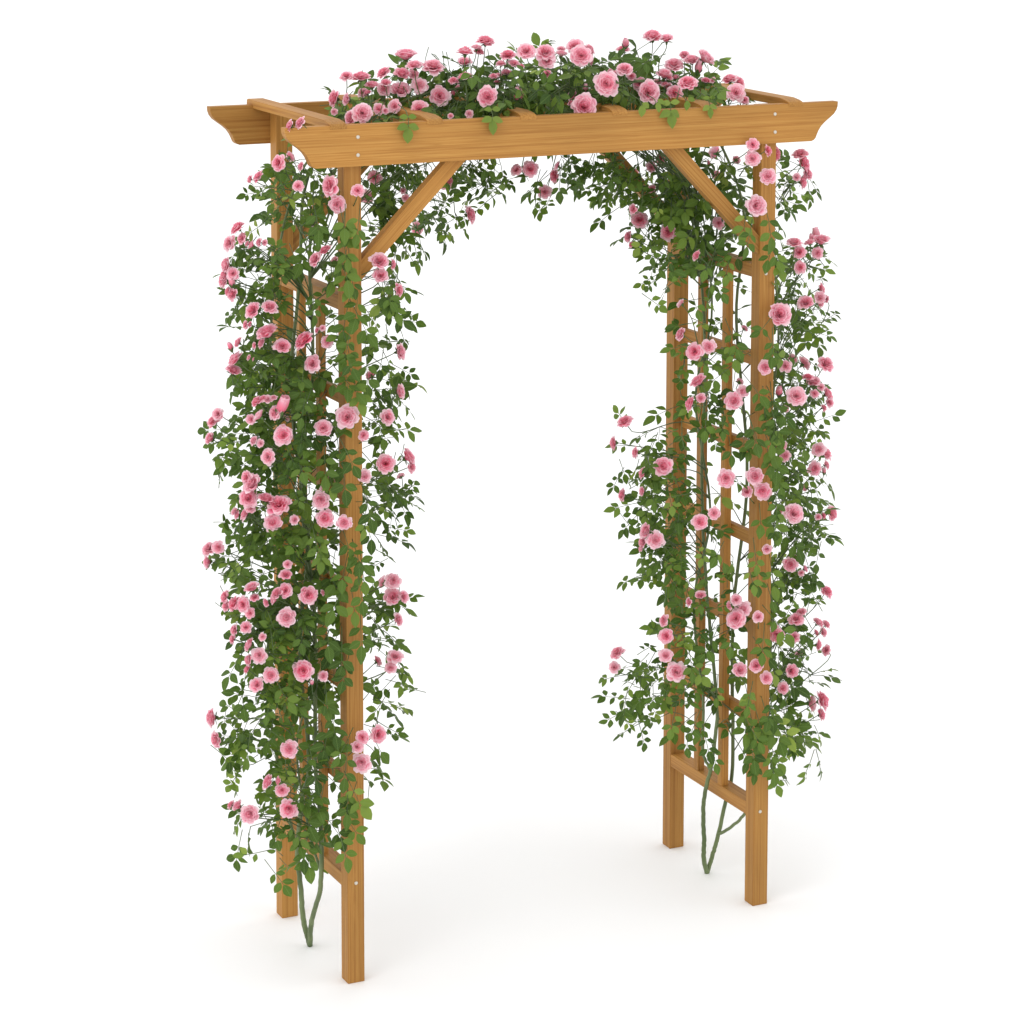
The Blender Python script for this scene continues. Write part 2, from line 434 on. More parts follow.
def rose_mesh(seed, open_=1.0, bud=False):
    """a many-petalled rosette of radius ~1 facing +z, with its green calyx below"""
    r = random.Random(seed)
    mb = MB()
    if bud:
        rings = [(5, .14, 0, 1.15, 44, -46, .85, .85), (5, .12, .02, 1.15, 34, -42, .8, .7), (4, .08, .05, 1.1, 24, -34, .7, .55)]
    else:
        o = open_
        #  petals, base radius, length, lean at base, lean at tip (deg from axis), half width, rim paleness
        # petals, base radius, base height, length, lean at base, lean at tip (deg from axis), half width, paleness
        rings = [(7, .16, .00, .98, 66 * o, 96 * o, .60, 1.0), (7, .16, .04, .90, 56 * o, 84 * o, .55, 1.0), (8, .16, .10, .80, 46 * o, 72 * o, .48, .95), (9, .16, .17, .68, 38 * o, 60 * o, .40, .88),
                 (9, .15, .24, .57, 30 * o, 46 * o, .33, .78), (9, .13, .30, .47, 22 * o, 32 * o, .27, .68), (8, .11, .35, .38, 18, 24, .22, .62), (7, .075, .40, .32, 10, 14, .18, .58), (5, .04, .44, .28, 4, 6, .14, .55)]
    for ri, (n, rb, zb, Ln, th0, th1, hw, pale) in enumerate(rings):
        ph0 = r.uniform(0, 6.28)
        for k in range(n):
            ph = ph0 + 2 * math.pi * (k + r.uniform(-.16, .16)) / n
            ln = Ln * r.uniform(.88, 1.1); a0 = math.radians(th0 + r.gauss(0, 4)); a1 = math.radians(th1 + r.gauss(0, 9))
            w = hw * r.uniform(.88, 1.15); cup = r.uniform(.25, .5); sat = r.uniform(.88, 1.12); skew = r.gauss(0, .1); curl = r.uniform(.05, .3); lift = r.gauss(0, .07)
            NS, NT = 5, 6
            vs = []; at = []
            wav = [r.gauss(0, .05) for _ in range(NS)]
            for j in range(NT):
                t = j / (NT - 1)
                for i in range(NS):
                    s = i / (NS - 1) * 2 - 1
                    tt = t * (1 - .05 * s * s * t + .6 * wav[i] * t - (.05 * (abs(s) < .1) * t))
                    # integrate the lean along the petal
                    rad = rb; z = zb; q = 6
                    for m_ in range(q):
                        u = (m_ + .5) / q * tt
                        an = a0 + (a1 - a0) * u + (curl * 1.6 * max(0, u - .75) * 4 if ri < 4 else 0)
                        rad += math.sin(an) * ln * tt / q; z += math.cos(an) * ln * tt / q
                    half = w * (math.sin(math.pi * min(1, .16 + t * .62)) ** .8)
                    off = s * half + skew * t * .3
                    # bend the petal round the axis, its sides standing forward of its middle
                    rr = rad - cup * half * s * s * .55
                    zz = z + (cup * half * s * s * .5 if a1 > .6 else 0)
                    ang = ph + (off / max(.26, rad)) * .92 if rad > .3 else ph + off / .32
                    vs.append(Vector((rr * math.cos(ang), rr * math.sin(ang), zz)))
                    edge = max(t ** 2.2, abs(s) ** 3 * t)
                    x = lift + .12 + (.20 if ri < 2 and not bud else .06) + .34 * pale * (.5 + .5 * t) + (.18 + .34 * pale) * max(0, (t - .62) / .38, (abs(s) - .7) / .3 * t) ** 1.3
                    at.append((min(1, max(0, x + r.gauss(0, .02))), sat, 0))
            fs = [(j * NS + i, j * NS + i + 1, (j + 1) * NS + i + 1, (j + 1) * NS + i) for j in range(NT - 1) for i in range(NS - 1)]
            mb.add(vs, fs, at, 1., 0)
    if not bud:                 # the heart: a knot of small inner petals, a little golden
        for k in range(11):
            ph = 2.4 * k; rr = .040 * math.sqrt(k); z0 = .76 + r.uniform(0, .08); a = r.uniform(-.5, .5)
            vs = []; at = []
            for j in range(3):
                for i in range(3):
                    s_ = i - 1.; R = rr + .035 * j + .02 * s_ * s_
                    vs.append(Vector((R * math.cos(ph) - s_ * .075 * math.sin(ph), R * math.sin(ph) + s_ * .075 * math.cos(ph), z0 - .16 + .11 * j - .03 * abs(s_)))); at.append((.42 + .34 * j / 2 + r.gauss(0, .08), .95, 0))
            mb.add(vs, [(0, 1, 4, 3), (1, 2, 5, 4), (3, 4, 7, 6), (4, 5, 8, 7)], at, 1., 0)
    # hip and sepals
    pts = [Vector((0, 0, z)) for z in (-.34, -.22, -.08, .04)]
    vs = []; fs = []; rad = (.06, .17, .2, .26)
    for p, q in zip(pts, rad):
        for k in range(8):
            vs.append(p + Vector((q * math.cos(k * math.pi / 4), q * math.sin(k * math.pi / 4), 0)))
    for j in range(3):
        for k in range(8):
            fs.append((j * 8 + k, j * 8 + (k + 1) % 8, (j + 1) * 8 + (k + 1) % 8, (j + 1) * 8 + k))
    mb.add(vs, fs, [(0, 0, 0)] * len(vs), 1., 1)
    for k in range(5):
        a = 2 * math.pi * k / 5 + r.uniform(-.2, .2); c, s = math.cos(a), math.sin(a)
        dr = r.uniform(.0, .3) if not bud else -.25
        vs = []
        for t, w in ((0, .1), (.35, .14), (.7, .09), (1, .005)):
            R = .2 + .62 * t * (1 if not bud else .35); z = -.02 - (dr * t if not bud else 0) + (.10 if not bud else .42) * t
            for q in (-1, 1): vs.append(Vector((R * c - q * w * s, R * s + q * w * c, z)))
        mb.add(vs, [(0, 1, 3, 2), (2, 3, 5, 4), (4, 5, 7, 6)], [(0, 0, 0)] * 8, 1., 1)
    # normalise the spread to radius 1 and put the flower's middle at the origin
    v = np.array([tuple(p) for p in mb.v]); npet = len(v) - 32 - 40
    R = np.percentile(np.hypot(v[:npet, 0], v[:npet, 1]), 97); zc = v[:npet, 2].mean()
    v[:, 2] -= zc * .8; v /= R
    if bud: v *= np.array([.8, .8, .75])
    mb.v = [tuple(p) for p in v]
    me = mb.build('bloom', [M_PETAL, M_SEPAL], None, 'petal', None)
    return me
ROSES = [rose_mesh(100 + i, o) for i, o in enumerate((1.0, .92, 1.05, .84, .96, .74, 1.02, .88, .66, 1.0))]
BUDS = [rose_mesh(300 + i, bud=True) for i in range(3)]

# ------------------------------------------------------------------ where blooms and leaves grow (mm: x y z, facing x y z, width in 0.1 mm, bud)
BLOOMS_LEFT = """
-534 200 2139 -980 80 160 429 0
-337 217 2237 -70 -200 980 466 0
-474 174 2194 -80 -150 980 459 0
-406 197 2199 -630 10 780 370 0
-445 171 2172 -20 -150 990 337 0
-356 196 2194 -60 -480 870 371 0
-400 204 2158 -330 -930 180 340 0
-460 195 2152 -500 -680 530 246 0
-354 213 2152 -140 -480 870 497 0
-313 187 2164 -330 -920 200 371 0
-266 213 2208 -140 -370 920 530 0
-262 179 2136 -70 -980 180 466 0
-344 118 2115 -410 -810 410 368 0
-399 143 2121 -580 -770 260 319 0
-442 136 2117 -240 -920 310 275 0
-527 32 2121 -130 -930 330 450 0
-546 67 2106 -950 -160 250 361 0
-570 105 2118 -420 -900 140 151 0
-435 113 2114 -370 -870 330 152 0
-708 -27 2112 -830 20 550 306 0
-758 -14 2019 -890 -430 150 364 0
-685 97 2017 820 420 400 240 0
-799 9 1987 -790 60 610 294 0
-707 -27 2010 -920 150 360 224 0
-713 -26 1964 -500 -820 280 247 0
-636 -28 1961 -930 -290 210 474 0
-614 -25 1915 -190 -970 140 386 0
-412 237 1937 -230 -820 530 342 0
-574 -50 1949 -320 -800 510 296 0
-367 398 1867 -490 -790 380 332 0
-341 229 1901 -550 -750 360 156 0
-374 134 1897 -360 -890 280 185 0
-140 420 1894 -520 -850 70 467 0
-179 512 1760 960 270 -20 394 0
-836 50 1865 -640 160 750 383 0
-849 73 1825 -900 -300 330 356 0
-853 83 1772 -980 80 190 386 0
-855 88 1747 -890 -40 450 327 0
-812 19 1826 -840 230 490 207 0
-799 8 1833 -930 -80 350 206 0
-649 -29 1810 -570 100 820 325 0
-675 -30 1790 -860 -130 490 354 0
-577 94 1761 -430 860 280 243 0
-517 -43 1778 -150 -670 730 417 0
-481 -42 1767 860 -500 60 270 0
-514 -44 1743 -290 -800 520 341 0
-628 90 1841 820 170 550 181 0
-123 215 2266 20 -190 980 440 0
-203 161 2246 90 40 1000 404 0
-155 200 2251 40 -50 1000 282 0
-208 154 2186 -120 70 990 373 0
-211 13 2148 -500 -830 260 451 0
-66 145 2132 -200 -150 970 301 1
-82 174 2233 -140 -280 950 377 0
-73 158 2212 -20 -490 870 282 0
-82 182 2188 -150 -160 980 283 0
-125 165 2182 -120 -330 940 219 0
-198 219 2149 -950 180 260 220 0
-246 42 2105 -380 -910 170 184 0
-295 43 2102 -350 -890 300 134 0
-178 184 1838 700 -630 330 440 0
-55 181 1943 -610 -640 470 284 0
-857 93 1736 -970 30 250 369 0
-846 63 1705 -970 -220 130 320 0
-812 18 1672 -830 -300 460 385 0
-777 -6 1682 30 -560 830 367 0
-783 -3 1621 -390 -130 910 503 0
-796 5 1595 -900 50 430 237 0
-825 31 1636 -990 -70 140 207 0
-752 -17 1589 -250 -640 730 367 0
-704 -28 1602 -700 90 710 486 0
-644 -29 1592 -400 -880 230 286 0
-670 -30 1621 -970 0 260 149 0
-656 -30 1626 -390 -800 460 149 0
-838 48 1593 -820 210 540 267 0
-843 56 1552 -720 300 630 446 0
-819 24 1559 -920 30 400 148 0
-682 -30 1543 -630 -600 490 386 0
-467 -45 1705 660 -740 170 300 0
-430 37 1539 650 -720 230 366 0
-435 28 1444 720 -670 200 335 0
-478 1 1391 100 -940 320 364 0
-428 228 1446 -130 900 430 250 0
-806 11 1458 -670 90 740 297 0
-785 -3 1463 -170 -480 860 237 0
-802 8 1423 -640 470 610 297 0
-769 -11 1431 -890 -300 340 356 0
-755 -17 1443 220 -310 920 356 1
-699 100 1391 880 180 430 212 0
-752 -18 1377 -500 -780 380 446 0
-867 146 1390 -660 -10 750 350 0
-865 174 1341 -870 -120 480 273 0
-813 16 1363 -880 -80 470 225 0
-785 -3 1325 -800 -580 140 369 0
-655 -29 1388 -400 -760 510 388 0
-604 -50 1413 -550 -760 350 520 0
-562 -50 1365 -580 -740 340 252 0
-482 6 1278 -280 -820 500 426 0
-417 20 1284 650 -530 550 379 0
-409 16 1259 560 -800 190 275 0
-337 259 1178 -270 680 680 222 0
-559 -50 1266 -330 -880 340 300 0
-816 18 1260 -750 -260 610 446 0
-823 25 1224 -380 -810 440 417 0
-763 -14 1212 -370 -480 790 524 0
-656 -29 1242 -560 -690 460 150 0
-663 -30 1215 -480 -870 130 395 0
-830 32 1185 -870 130 470 328 0
-843 50 1180 -930 90 350 208 0
-776 -9 1168 -360 -860 360 387 0
-652 -29 1170 -260 -920 300 402 0
-612 -50 1159 -420 -890 200 330 0
-727 -25 1173 -560 -740 360 208 0
-863 202 1066 -670 -220 710 354 0
-859 220 1027 -1000 -30 70 294 0
-744 -21 1067 -500 -690 520 214 0
-749 -20 1043 -290 -460 840 287 0
-750 -20 1005 -520 -710 480 329 0
-769 -13 998 -720 -100 690 329 0
-775 -10 984 -960 180 210 239 0
-819 19 1010 -440 -110 890 329 0
-863 88 975 -950 40 310 313 0
-851 60 965 -900 100 420 360 0
-836 36 966 -810 -550 190 360 0
-823 23 948 -550 -740 400 240 0
-851 58 901 -970 20 220 271 0
-831 30 913 -430 -720 550 270 0
-826 24 871 -860 300 420 330 0
-807 8 847 -590 -770 250 360 0
-828 26 834 -980 80 190 270 0
-747 -20 939 -460 -850 250 400 0
-695 -29 989 -190 -980 70 396 0
-658 -29 990 640 -680 360 150 0
-783 -7 800 -420 -820 390 360 0
-812 11 776 -540 -650 530 330 0
-710 -28 807 -530 -830 140 463 0
-659 -29 787 -490 -840 230 229 0
-799 3 892 -350 -930 80 180 0
-436 136 950 -340 890 310 312 0
-465 4 988 -470 -870 130 367 0
-453 35 940 -430 -790 430 381 0
-430 20 940 380 -890 260 277 0
-443 24 885 580 -720 400 307 0
-453 20 795 -90 -590 810 369 0
-410 233 718 930 200 310 254 0
-462 27 765 -390 -920 80 277 0
-875 156 661 -1000 20 70 415 0
-875 129 614 -990 -150 -40 378 0
-744 -22 619 -430 -830 360 391 0
-569 -50 630 -600 -790 130 315 0
-581 -50 609 -20 -890 460 291 0
-500 13 609 190 -930 330 412 0
-688 -30 775 -170 -390 910 120 1
-791 -4 540 -870 90 490 349 0
-761 -17 518 -400 -920 10 301 0
-746 -22 472 -490 -860 130 422 0
-828 23 458 -500 -830 250 399 0
-849 48 473 -690 50 720 272 0
-571 -50 568 -460 -870 160 437 0
-860 67 472 -740 200 640 231 0
-868 115 1089 -390 -910 110 287 0
-103 169 2212 -40 -150 990 250 0
-809 15 1589 -990 -30 130 162 0
-333 173 2216 -160 -290 940 376 0
-514 164 2139 -990 -30 170 286 0
-827 30 1273 -920 -350 190 304 0
-852 76 1711 -920 250 320 233 0
-769 -14 542 -970 210 140 231 0
-846 64 1733 -240 -150 960 196 1
-814 23 1980 -910 230 360 207 0
-787 0 1832 -900 -430 130 157 0
-799 6 1357 -560 -790 240 183 0
-180 217 2214 -220 -360 910 339 0
-509 179 2196 -300 -490 820 306 0
-865 119 1411 -740 -570 350 294 0
-847 56 1187 -850 -170 500 185 0
-862 83 954 -950 -220 240 247 0
-772 -10 1467 -210 -290 940 189 0
-230 172 2175 -260 -330 910 242 0
-844 61 1755 -470 -770 440 292 0
-408 177 2176 -260 -320 910 250 0
-794 3 1464 -530 -190 830 223 0
-97 199 2180 -280 -210 930 198 0
-817 20 1413 -570 -800 200 218 0
-789 -2 1227 140 -150 980 423 0
-817 22 1639 -910 10 410 150 0
-218 201 2139 -40 -30 1000 131 1
-791 -2 976 -990 -140 -70 207 0
-90 220 2160 -260 -360 900 180 0
-143 210 2240 100 -250 960 272 0
-323 201 2190 -410 -870 250 233 0
-830 28 811 -820 270 500 223 0
-854 63 878 -970 140 220 235 0
-820 27 1828 -920 -60 380 132 0
-845 59 1524 80 -450 890 339 0
-814 15 987 -290 -300 910 231 0
-732 -22 2105 -940 30 330 258 0
-849 68 1579 -340 20 940 161 1
-811 17 1556 -870 410 290 99 0
-830 40 1839 -940 -170 290 277 0
-459 169 2154 -420 20 910 208 0
-820 21 1200 -90 -500 860 256 0
"""
LEAF_SPOTS_LEFT = """
-315 342 2180
-268 419 2196
-395 77 2211
-418 104 2199
-426 74 2193
-375 60 2234
-291 212 2199
-250 304 2214
-280 307 2183
-301 259 2185
-384 52 2209
-269 298 2169
-281 179 2178
-354 5 2209
-168 394 2202
-292 136 2224
-230 196 2215
-230 245 2204
-177 431 2178
-278 146 2192
-203 284 2201
-517 142 2165
-554 126 2187
-424 287 2137
-563 11 2167
-486 162 2179
-361 394 2135
-408 316 2165
-424 197 2150
-478 60 2183
-428 112 2148
-373 353 2160
-400 177 2133
-442 186 2172
-373 265 2124
-448 100 2183
-441 177 2152
-348 168 2138
-338 269 2169
-401 63 2167
-335 313 2164
-423 4 2194
-285 319 2156
-301 354 2162
-348 206 2149
-363 188 2154
-313 180 2147
-233 356 2155
-256 290 2150
-320 162 2159
-220 381 2150
-230 373 2126
-277 304 2129
-307 244 2143
-324 106 2167
-353 100 2173
-225 330 2151
-285 286 2126
-314 100 2152
-209 307 2136
-222 243 2124
-167 352 2123
-263 223 2147
-209 258 2120
-228 202 2147
-144 426 2122
-340 41 2168
-270 178 2146
-230 309 2161
-294 53 2166
-344 39 2147
-294 50 2178
-631 3 2124
-523 217 2122
-501 261 2105
-556 121 2127
-432 401 2111
-508 258 2112
-597 62 2104
-573 23 2131
-447 410 2105
-497 203 2102
-432 402 2101
-514 174 2125
-594 68 2104
-534 33 2150
-483 142 2108
-497 78 2099
-396 377 2102
-472 182 2118
-446 271 2119
-508 131 2102
-438 289 2101
-486 173 2120
-416 226 2116
-478 27 2115
-322 433 2102
-443 145 2109
-436 189 2099
-441 83 2138
-489 25 2123
-465 38 2110
-469 29 2142
-423 117 2123
-346 315 2105
-388 233 2110
-446 100 2099
-453 103 2099
-437 81 2136
-442 82 2111
-412 91 2104
-444 45 2112
-362 187 2098
-320 348 2104
-392 115 2123
-423 55 2098
-400 78 2097
-311 339 2105
-401 98 2103
-449 21 2148
-434 31 2105
-403 97 2135
-459 19 2143
-432 83 2103
-384 117 2137
-378 139 2134
-349 285 2104
-400 163 2110
-257 278 2109
-348 155 2102
-261 246 2101
-319 127 2132
-331 125 2119
-375 17 2106
-339 186 2119
-332 101 2119
-338 147 2099
-396 36 2098
-339 159 2101
-280 264 2118
-320 150 2105
-325 150 2114
-326 184 2116
-361 124 2096
-322 86 2107
-310 19 2113
-229 251 2108
-296 133 2103
-294 59 2097
-296 70 2113
-242 199 2102
-330 61 2096
-235 255 2108
-365 3 2116
-309 37 2098
-297 120 2122
-247 166 2109
-319 8 2143
-283 108 2122
-321 68 2119
-614 303 2007
-556 374 1975
-735 118 1998
-628 280 1944
-710 162 1966
-617 359 1970
-646 184 1983
-641 168 1963
-611 243 1969
-551 237 1977
-586 223 1984
-535 280 1947
-338 377 1910
-297 420 1949
-406 174 1939
-475 105 1964
-440 165 1942
-349 414 1917
-352 250 1959
-357 235 1961
-339 189 1945
-354 226 1951
-299 391 1918
-298 310 1921
-279 426 1926
-254 427 1913
-244 305 1930
-318 234 1940
-284 246 1938
-259 291 1943
-285 255 1939
-305 225 1948
-209 387 1912
-219 422 1946
-246 373 1922
-279 319 1924
-152 378 1912
-192 295 1944
-284 122 1937
-254 168 1961
-218 322 1942
-290 159 1950
-178 315 1916
-223 219 1956
-218 235 1949
-234 220 1954
-788 2 1954
-746 170 1942
-719 269 1912
-767 -10 1955
-661 234 1912
-715 85 1927
-712 88 1964
-556 358 1908
-650 157 1940
-693 10 1949
-680 96 1916
-583 130 1908
-524 382 1881
-621 79 1931
-652 25 1928
-616 -59 1931
-488 334 1913
-565 138 1929
-561 104 1909
-420 158 1919
-459 145 1924
-410 177 1937
-345 406 1879
-413 228 1915
-341 380 1905
-383 264 1925
-374 250 1916
-265 385 1895
-282 378 1868
-415 117 1925
-370 163 1921
-302 278 1910
-348 227 1924
-339 230 1912
-340 201 1897
-356 244 1908
-319 168 1918
-249 317 1865
-206 407 1892
-258 333 1887
-341 103 1907
-257 372 1858
-313 245 1913
-228 421 1888
-241 340 1888
-189 383 1890
-191 390 1893
-279 105 1914
-262 154 1896
-649 304 1851
-636 296 1878
-674 170 1879
-759 9 1925
-652 159 1864
-565 361 1831
-656 161 1897
-567 308 1837
-649 102 1877
-672 -30 1903
-490 384 1855
-621 94 1903
-620 55 1882
-623 112 1900
-607 120 1905
-613 -56 1919
-628 -20 1902
-615 -76 1890
-574 100 1894
-610 -40 1891
-580 -75 1893
-436 137 1880
-466 138 1887
-432 182 1880
-420 188 1871
-405 271 1835
-373 269 1852
-439 188 1881
-428 224 1881
-420 197 1852
-282 342 1856
-388 152 1858
-348 293 1838
-391 154 1877
-381 185 1878
-367 181 1869
-364 185 1882
-301 283 1854
-248 276 1821
-349 135 1885
-275 331 1821
-354 129 1854
-227 429 1803
-219 288 1832
-287 172 1849
-237 269 1828
-270 124 1846
-802 11 1880
-797 45 1866
-743 -20 1857
-731 -9 1846
-668 42 1865
-662 57 1833
-573 271 1803
-591 341 1828
-684 -30 1858
-511 338 1821
-615 145 1838
-556 218 1795
-517 298 1805
-546 265 1823
-619 -26 1876
-609 -49 1873
-614 -56 1838
-611 -63 1855
-619 -69 1881
-550 -42 1841
-396 232 1803
-419 134 1802
-387 244 1809
-401 196 1819
-366 259 1814
-356 302 1786
-429 174 1826
-514 -53 1830
-426 175 1820
-410 129 1819
-361 204 1831
-252 394 1791
-373 184 1809
-374 206 1802
-336 210 1811
-254 369 1796
-286 202 1780
-248 361 1760
-207 420 1751
-235 382 1801
-224 317 1797
-740 267 1765
-808 75 1798
-776 165 1803
-803 122 1807
-716 255 1784
-770 18 1797
-696 258 1773
-706 321 1746
-727 -24 1820
-654 166 1777
-687 -26 1813
-658 50 1810
-611 45 1796
-552 237 1742
-670 -19 1797
-644 6 1809
-596 -50 1803
-562 110 1765
-595 -32 1807
-613 -40 1790
-551 -45 1827
-511 -54 1785
-503 -49 1810
-527 -44 1785
-379 142 1747
-474 -51 1810
-470 -54 1820
-345 224 1754
-478 -36 1781
-260 339 1730
-300 229 1772
-223 368 1731
-268 248 1765
-820 147 1747
-720 341 1720
-808 58 1743
-737 296 1704
-788 1 1747
-772 44 1749
-697 292 1702
-713 187 1740
-741 44 1741
-601 93 1745
-613 2 1747
-594 -50 1758
-532 -49 1747
-496 -39 1771
-495 -37 1766
-531 -54 1780
-492 -41 1759
-378 143 1700
-322 266 1683
-310 319 1682
-475 -46 1760
-820 26 1739
-824 120 1683
-787 178 1680
-769 221 1662
-730 176 1712
-673 346 1669
-746 83 1703
-757 108 1686
-651 65 1697
-678 -30 1703
-596 -50 1725
-575 -50 1691
-497 -46 1728
-509 -48 1720
-516 -54 1713
-494 -39 1700
-508 -38 1725
-506 -53 1729
-492 -50 1694
-305 298 1655
-298 307 1648
-491 -47 1695
-489 -43 1713
-759 204 1632
-770 213 1632
-804 12 1680
-786 12 1675
-747 -19 1661
-717 -26 1654
-509 385 1600
-602 -50 1666
-572 -40 1656
-399 266 1586
-362 299 1611
-444 136 1644
-434 125 1625
-367 149 1595
-330 313 1585
-316 262 1604
-835 46 1609
-757 301 1581
-759 169 1577
-703 256 1556
-701 213 1571
-747 -19 1609
-630 273 1544
-667 227 1560
-729 -24 1626
-696 -27 1605
-659 -30 1610
-504 356 1557
-626 -27 1642
-605 -69 1602
-443 191 1564
-438 204 1566
-349 173 1550
-359 252 1549
-801 161 1552
-818 36 1595
-709 229 1553
-689 264 1523
-730 171 1539
-763 79 1560
-740 72 1562
-645 254 1511
-722 13 1566
-743 19 1563
-625 375 1481
-730 -24 1589
-658 114 1545
-719 -7 1594
-668 62 1546
-570 361 1474
-534 290 1522
-674 -5 1593
-609 -50 1565
-609 -61 1596
-463 112 1545
-365 150 1542
-355 260 1476
-756 269 1474
-839 55 1512
-774 207 1501
-839 50 1512
-788 -1 1544
-705 311 1491
-793 31 1534
-787 91 1517
-785 103 1505
-709 194 1469
-712 69 1506
-637 271 1451
-619 363 1471
-727 50 1512
-677 139 1508
-751 23 1502
-646 232 1471
-704 -28 1518
-720 9 1529
-689 2 1521
-618 276 1465
-563 342 1450
-545 352 1450
-613 265 1474
-538 336 1425
-631 58 1516
-651 15 1504
-622 113 1504
-614 -50 1509
-604 -46 1517
-543 175 1502
-553 -50 1542
-445 117 1503
-395 195 1441
-417 190 1482
-372 146 1476
-349 184 1441
-368 153 1447
-314 295 1418
-792 114 1476
-816 166 1475
-790 186 1460
-734 185 1464
-682 340 1412
-774 19 1483
-755 170 1461
-769 -11 1492
-667 229 1445
-677 133 1429
-768 14 1483
-709 111 1456
-707 174 1446
-691 -29 1467
-660 90 1475
-584 269 1437
-632 187 1447
-561 353 1382
-700 -15 1470
-632 30 1452
-523 347 1401
-530 334 1422
-539 267 1405
-562 162 1436
-615 -79 1494
-602 -46 1486
-585 -50 1496
-459 113 1435
-373 257 1387
-452 149 1406
-387 272 1408
-402 263 1377
-418 126 1444
-364 188 1398
-296 312 1400
-335 251 1398
-811 128 1425
-785 57 1405
-785 71 1410
-644 300 1386
-736 76 1414
-633 368 1339
-702 -29 1454
-679 0 1407
-678 30 1436
-685 101 1414
-611 218 1368
-554 259 1365
-578 207 1376
-625 78 1402
-511 377 1320
-611 -43 1433
-598 -33 1416
-440 119 1396
-391 266 1357
-384 217 1338
-381 308 1316
-431 217 1338
-364 210 1376
-333 244 1354
-813 270 1313
-831 255 1341
-832 37 1379
-806 150 1359
-694 259 1337
-739 148 1341
-778 118 1358
-764 96 1382
-754 -17 1376
-742 8 1399
-646 291 1309
-693 223 1316
-717 -27 1385
-656 76 1381
-586 350 1316
-695 -19 1397
-701 59 1389
-665 -30 1404
-596 112 1330
-597 84 1366
-612 28 1388
-605 -55 1391
-466 388 1275
-556 -51 1365
-463 112 1360
-440 145 1348
-394 215 1311
-363 286 1285
-390 137 1327
-369 222 1288
-327 251 1295
-866 122 1345
-814 245 1307
-853 144 1333
-772 299 1253
-848 61 1355
-750 256 1275
-765 199 1303
-811 142 1301
-808 12 1349
-791 14 1351
-715 266 1265
-719 178 1289
-723 245 1305
-753 -18 1344
-630 326 1261
-630 268 1274
-649 275 1257
-654 292 1290
-732 -24 1321
-681 -3 1329
-598 249 1294
-641 115 1295
-600 266 1286
-653 -29 1323
-539 267 1260
-574 227 1257
-616 -25 1342
-621 -75 1347
-606 -6 1322
-452 184 1248
-405 262 1265
-392 271 1262
-395 218 1237
-362 283 1240
-361 265 1244
-330 218 1245
-315 282 1219
-832 35 1312
-816 123 1256
-759 327 1244
-691 346 1219
-758 151 1252
-808 17 1271
-665 211 1223
-641 243 1211
-754 59 1259
-701 187 1254
-721 109 1267
-717 -2 1277
-642 106 1272
-546 375 1170
-547 357 1191
-541 385 1168
-641 -28 1286
-587 124 1235
-541 347 1214
-601 -50 1308
-543 148 1259
-616 -54 1297
-581 -59 1278
-401 260 1207
-411 233 1185
-415 139 1206
-373 182 1237
-330 316 1177
-323 274 1169
-336 254 1195
-862 183 1231
-834 81 1232
-821 49 1233
-786 66 1209
-739 157 1227
-742 194 1174
-737 -18 1245
-685 134 1200
-720 47 1209
-655 332 1151
-732 -24 1242
-577 331 1130
-669 62 1209
-681 63 1237
-682 -30 1244
-616 70 1207
-627 -26 1228
-556 -50 1213
-430 162 1186
-391 305 1118
-400 212 1178
-377 284 1154
-416 212 1159
-410 281 1125
-362 152 1165
-365 238 1163
-311 335 1110
-377 202 1139
-340 263 1150
-310 205 1168
-260 339 1120
-829 31 1191
-782 196 1154
-800 149 1178
-806 10 1218
-700 310 1107
-683 311 1117
-695 292 1144
-660 256 1125
-715 42 1174
-753 -16 1186
-649 256 1118
-684 66 1180
-610 205 1149
-685 29 1190
-594 232 1100
-649 -29 1192
-560 306 1101
-655 19 1158
-483 332 1084
-627 1 1166
-556 -50 1178
-433 187 1117
-416 256 1114
-455 153 1136
-375 308 1103
-415 152 1143
-373 170 1091
-324 249 1115
-805 247 1097
-856 181 1133
-851 64 1158
-779 180 1123
-817 158 1131
-809 64 1151
-778 161 1119
-804 8 1150
-661 336 1074
-700 245 1076
-685 334 1054
-669 331 1056
-781 -6 1153
-731 42 1133
-706 192 1081
-737 47 1124
-614 355 1047
-647 124 1083
-643 132 1118
-629 174 1100
-685 40 1105
-534 392 1046
-679 -28 1136
-555 243 1076
-607 113 1088
-504 374 1028
-605 -50 1117
-623 7 1133
-576 77 1118
-556 -37 1157
-424 200 1043
-422 139 1061
-393 137 1080
-381 184 1083
-819 200 1072
-818 241 1034
-798 135 1081
-725 337 1003
-779 278 1017
-716 273 1023
-665 321 1018
-717 189 1060
-794 37 1116
-761 80 1061
-756 -17 1084
-599 371 985
-657 243 1015
-720 47 1094
-610 331 1016
-764 13 1107
-731 -24 1077
-638 235 1034
-624 147 1062
-707 -2 1102
-644 175 1035
-664 -30 1109
-539 348 999
-566 170 1015
-627 13 1077
-613 -24 1064
-616 20 1083
-597 -44 1090
-581 -50 1086
-426 203 1013
-828 239 985
-855 145 1004
-841 116 1023
-849 58 1061
-785 167 1007
-798 200 1026
-796 2 1042
-786 81 1053
-764 102 1017
-740 -22 1073
-699 123 1012
-724 54 1031
-676 67 1000
-636 219 1000
-595 257 944
-717 -15 1025
-642 151 989
-578 152 971
-642 -17 1064
-601 196 987
-611 125 1008
-633 -27 1021
-613 20 1045
-606 -45 1061
-569 -50 1060
-437 120 971
-352 303 953
-835 220 941
-842 46 1001
-703 354 928
-788 83 1006
-717 278 912
-712 279 946
-765 172 945
-753 -19 1021
-645 352 898
-609 382 887
-626 314 894
-742 -4 1011
-707 56 980
-687 61 991
-689 75 976
-611 251 910
-650 198 943
-677 -30 1006
-606 147 969
-634 7 1006
-645 82 982
-614 -43 1001
-542 209 901
-585 -75 1021
-475 109 961
-400 305 897
-374 277 870
-458 156 910
-408 131 903
-297 315 871
-872 143 933
-839 40 956
-822 72 954
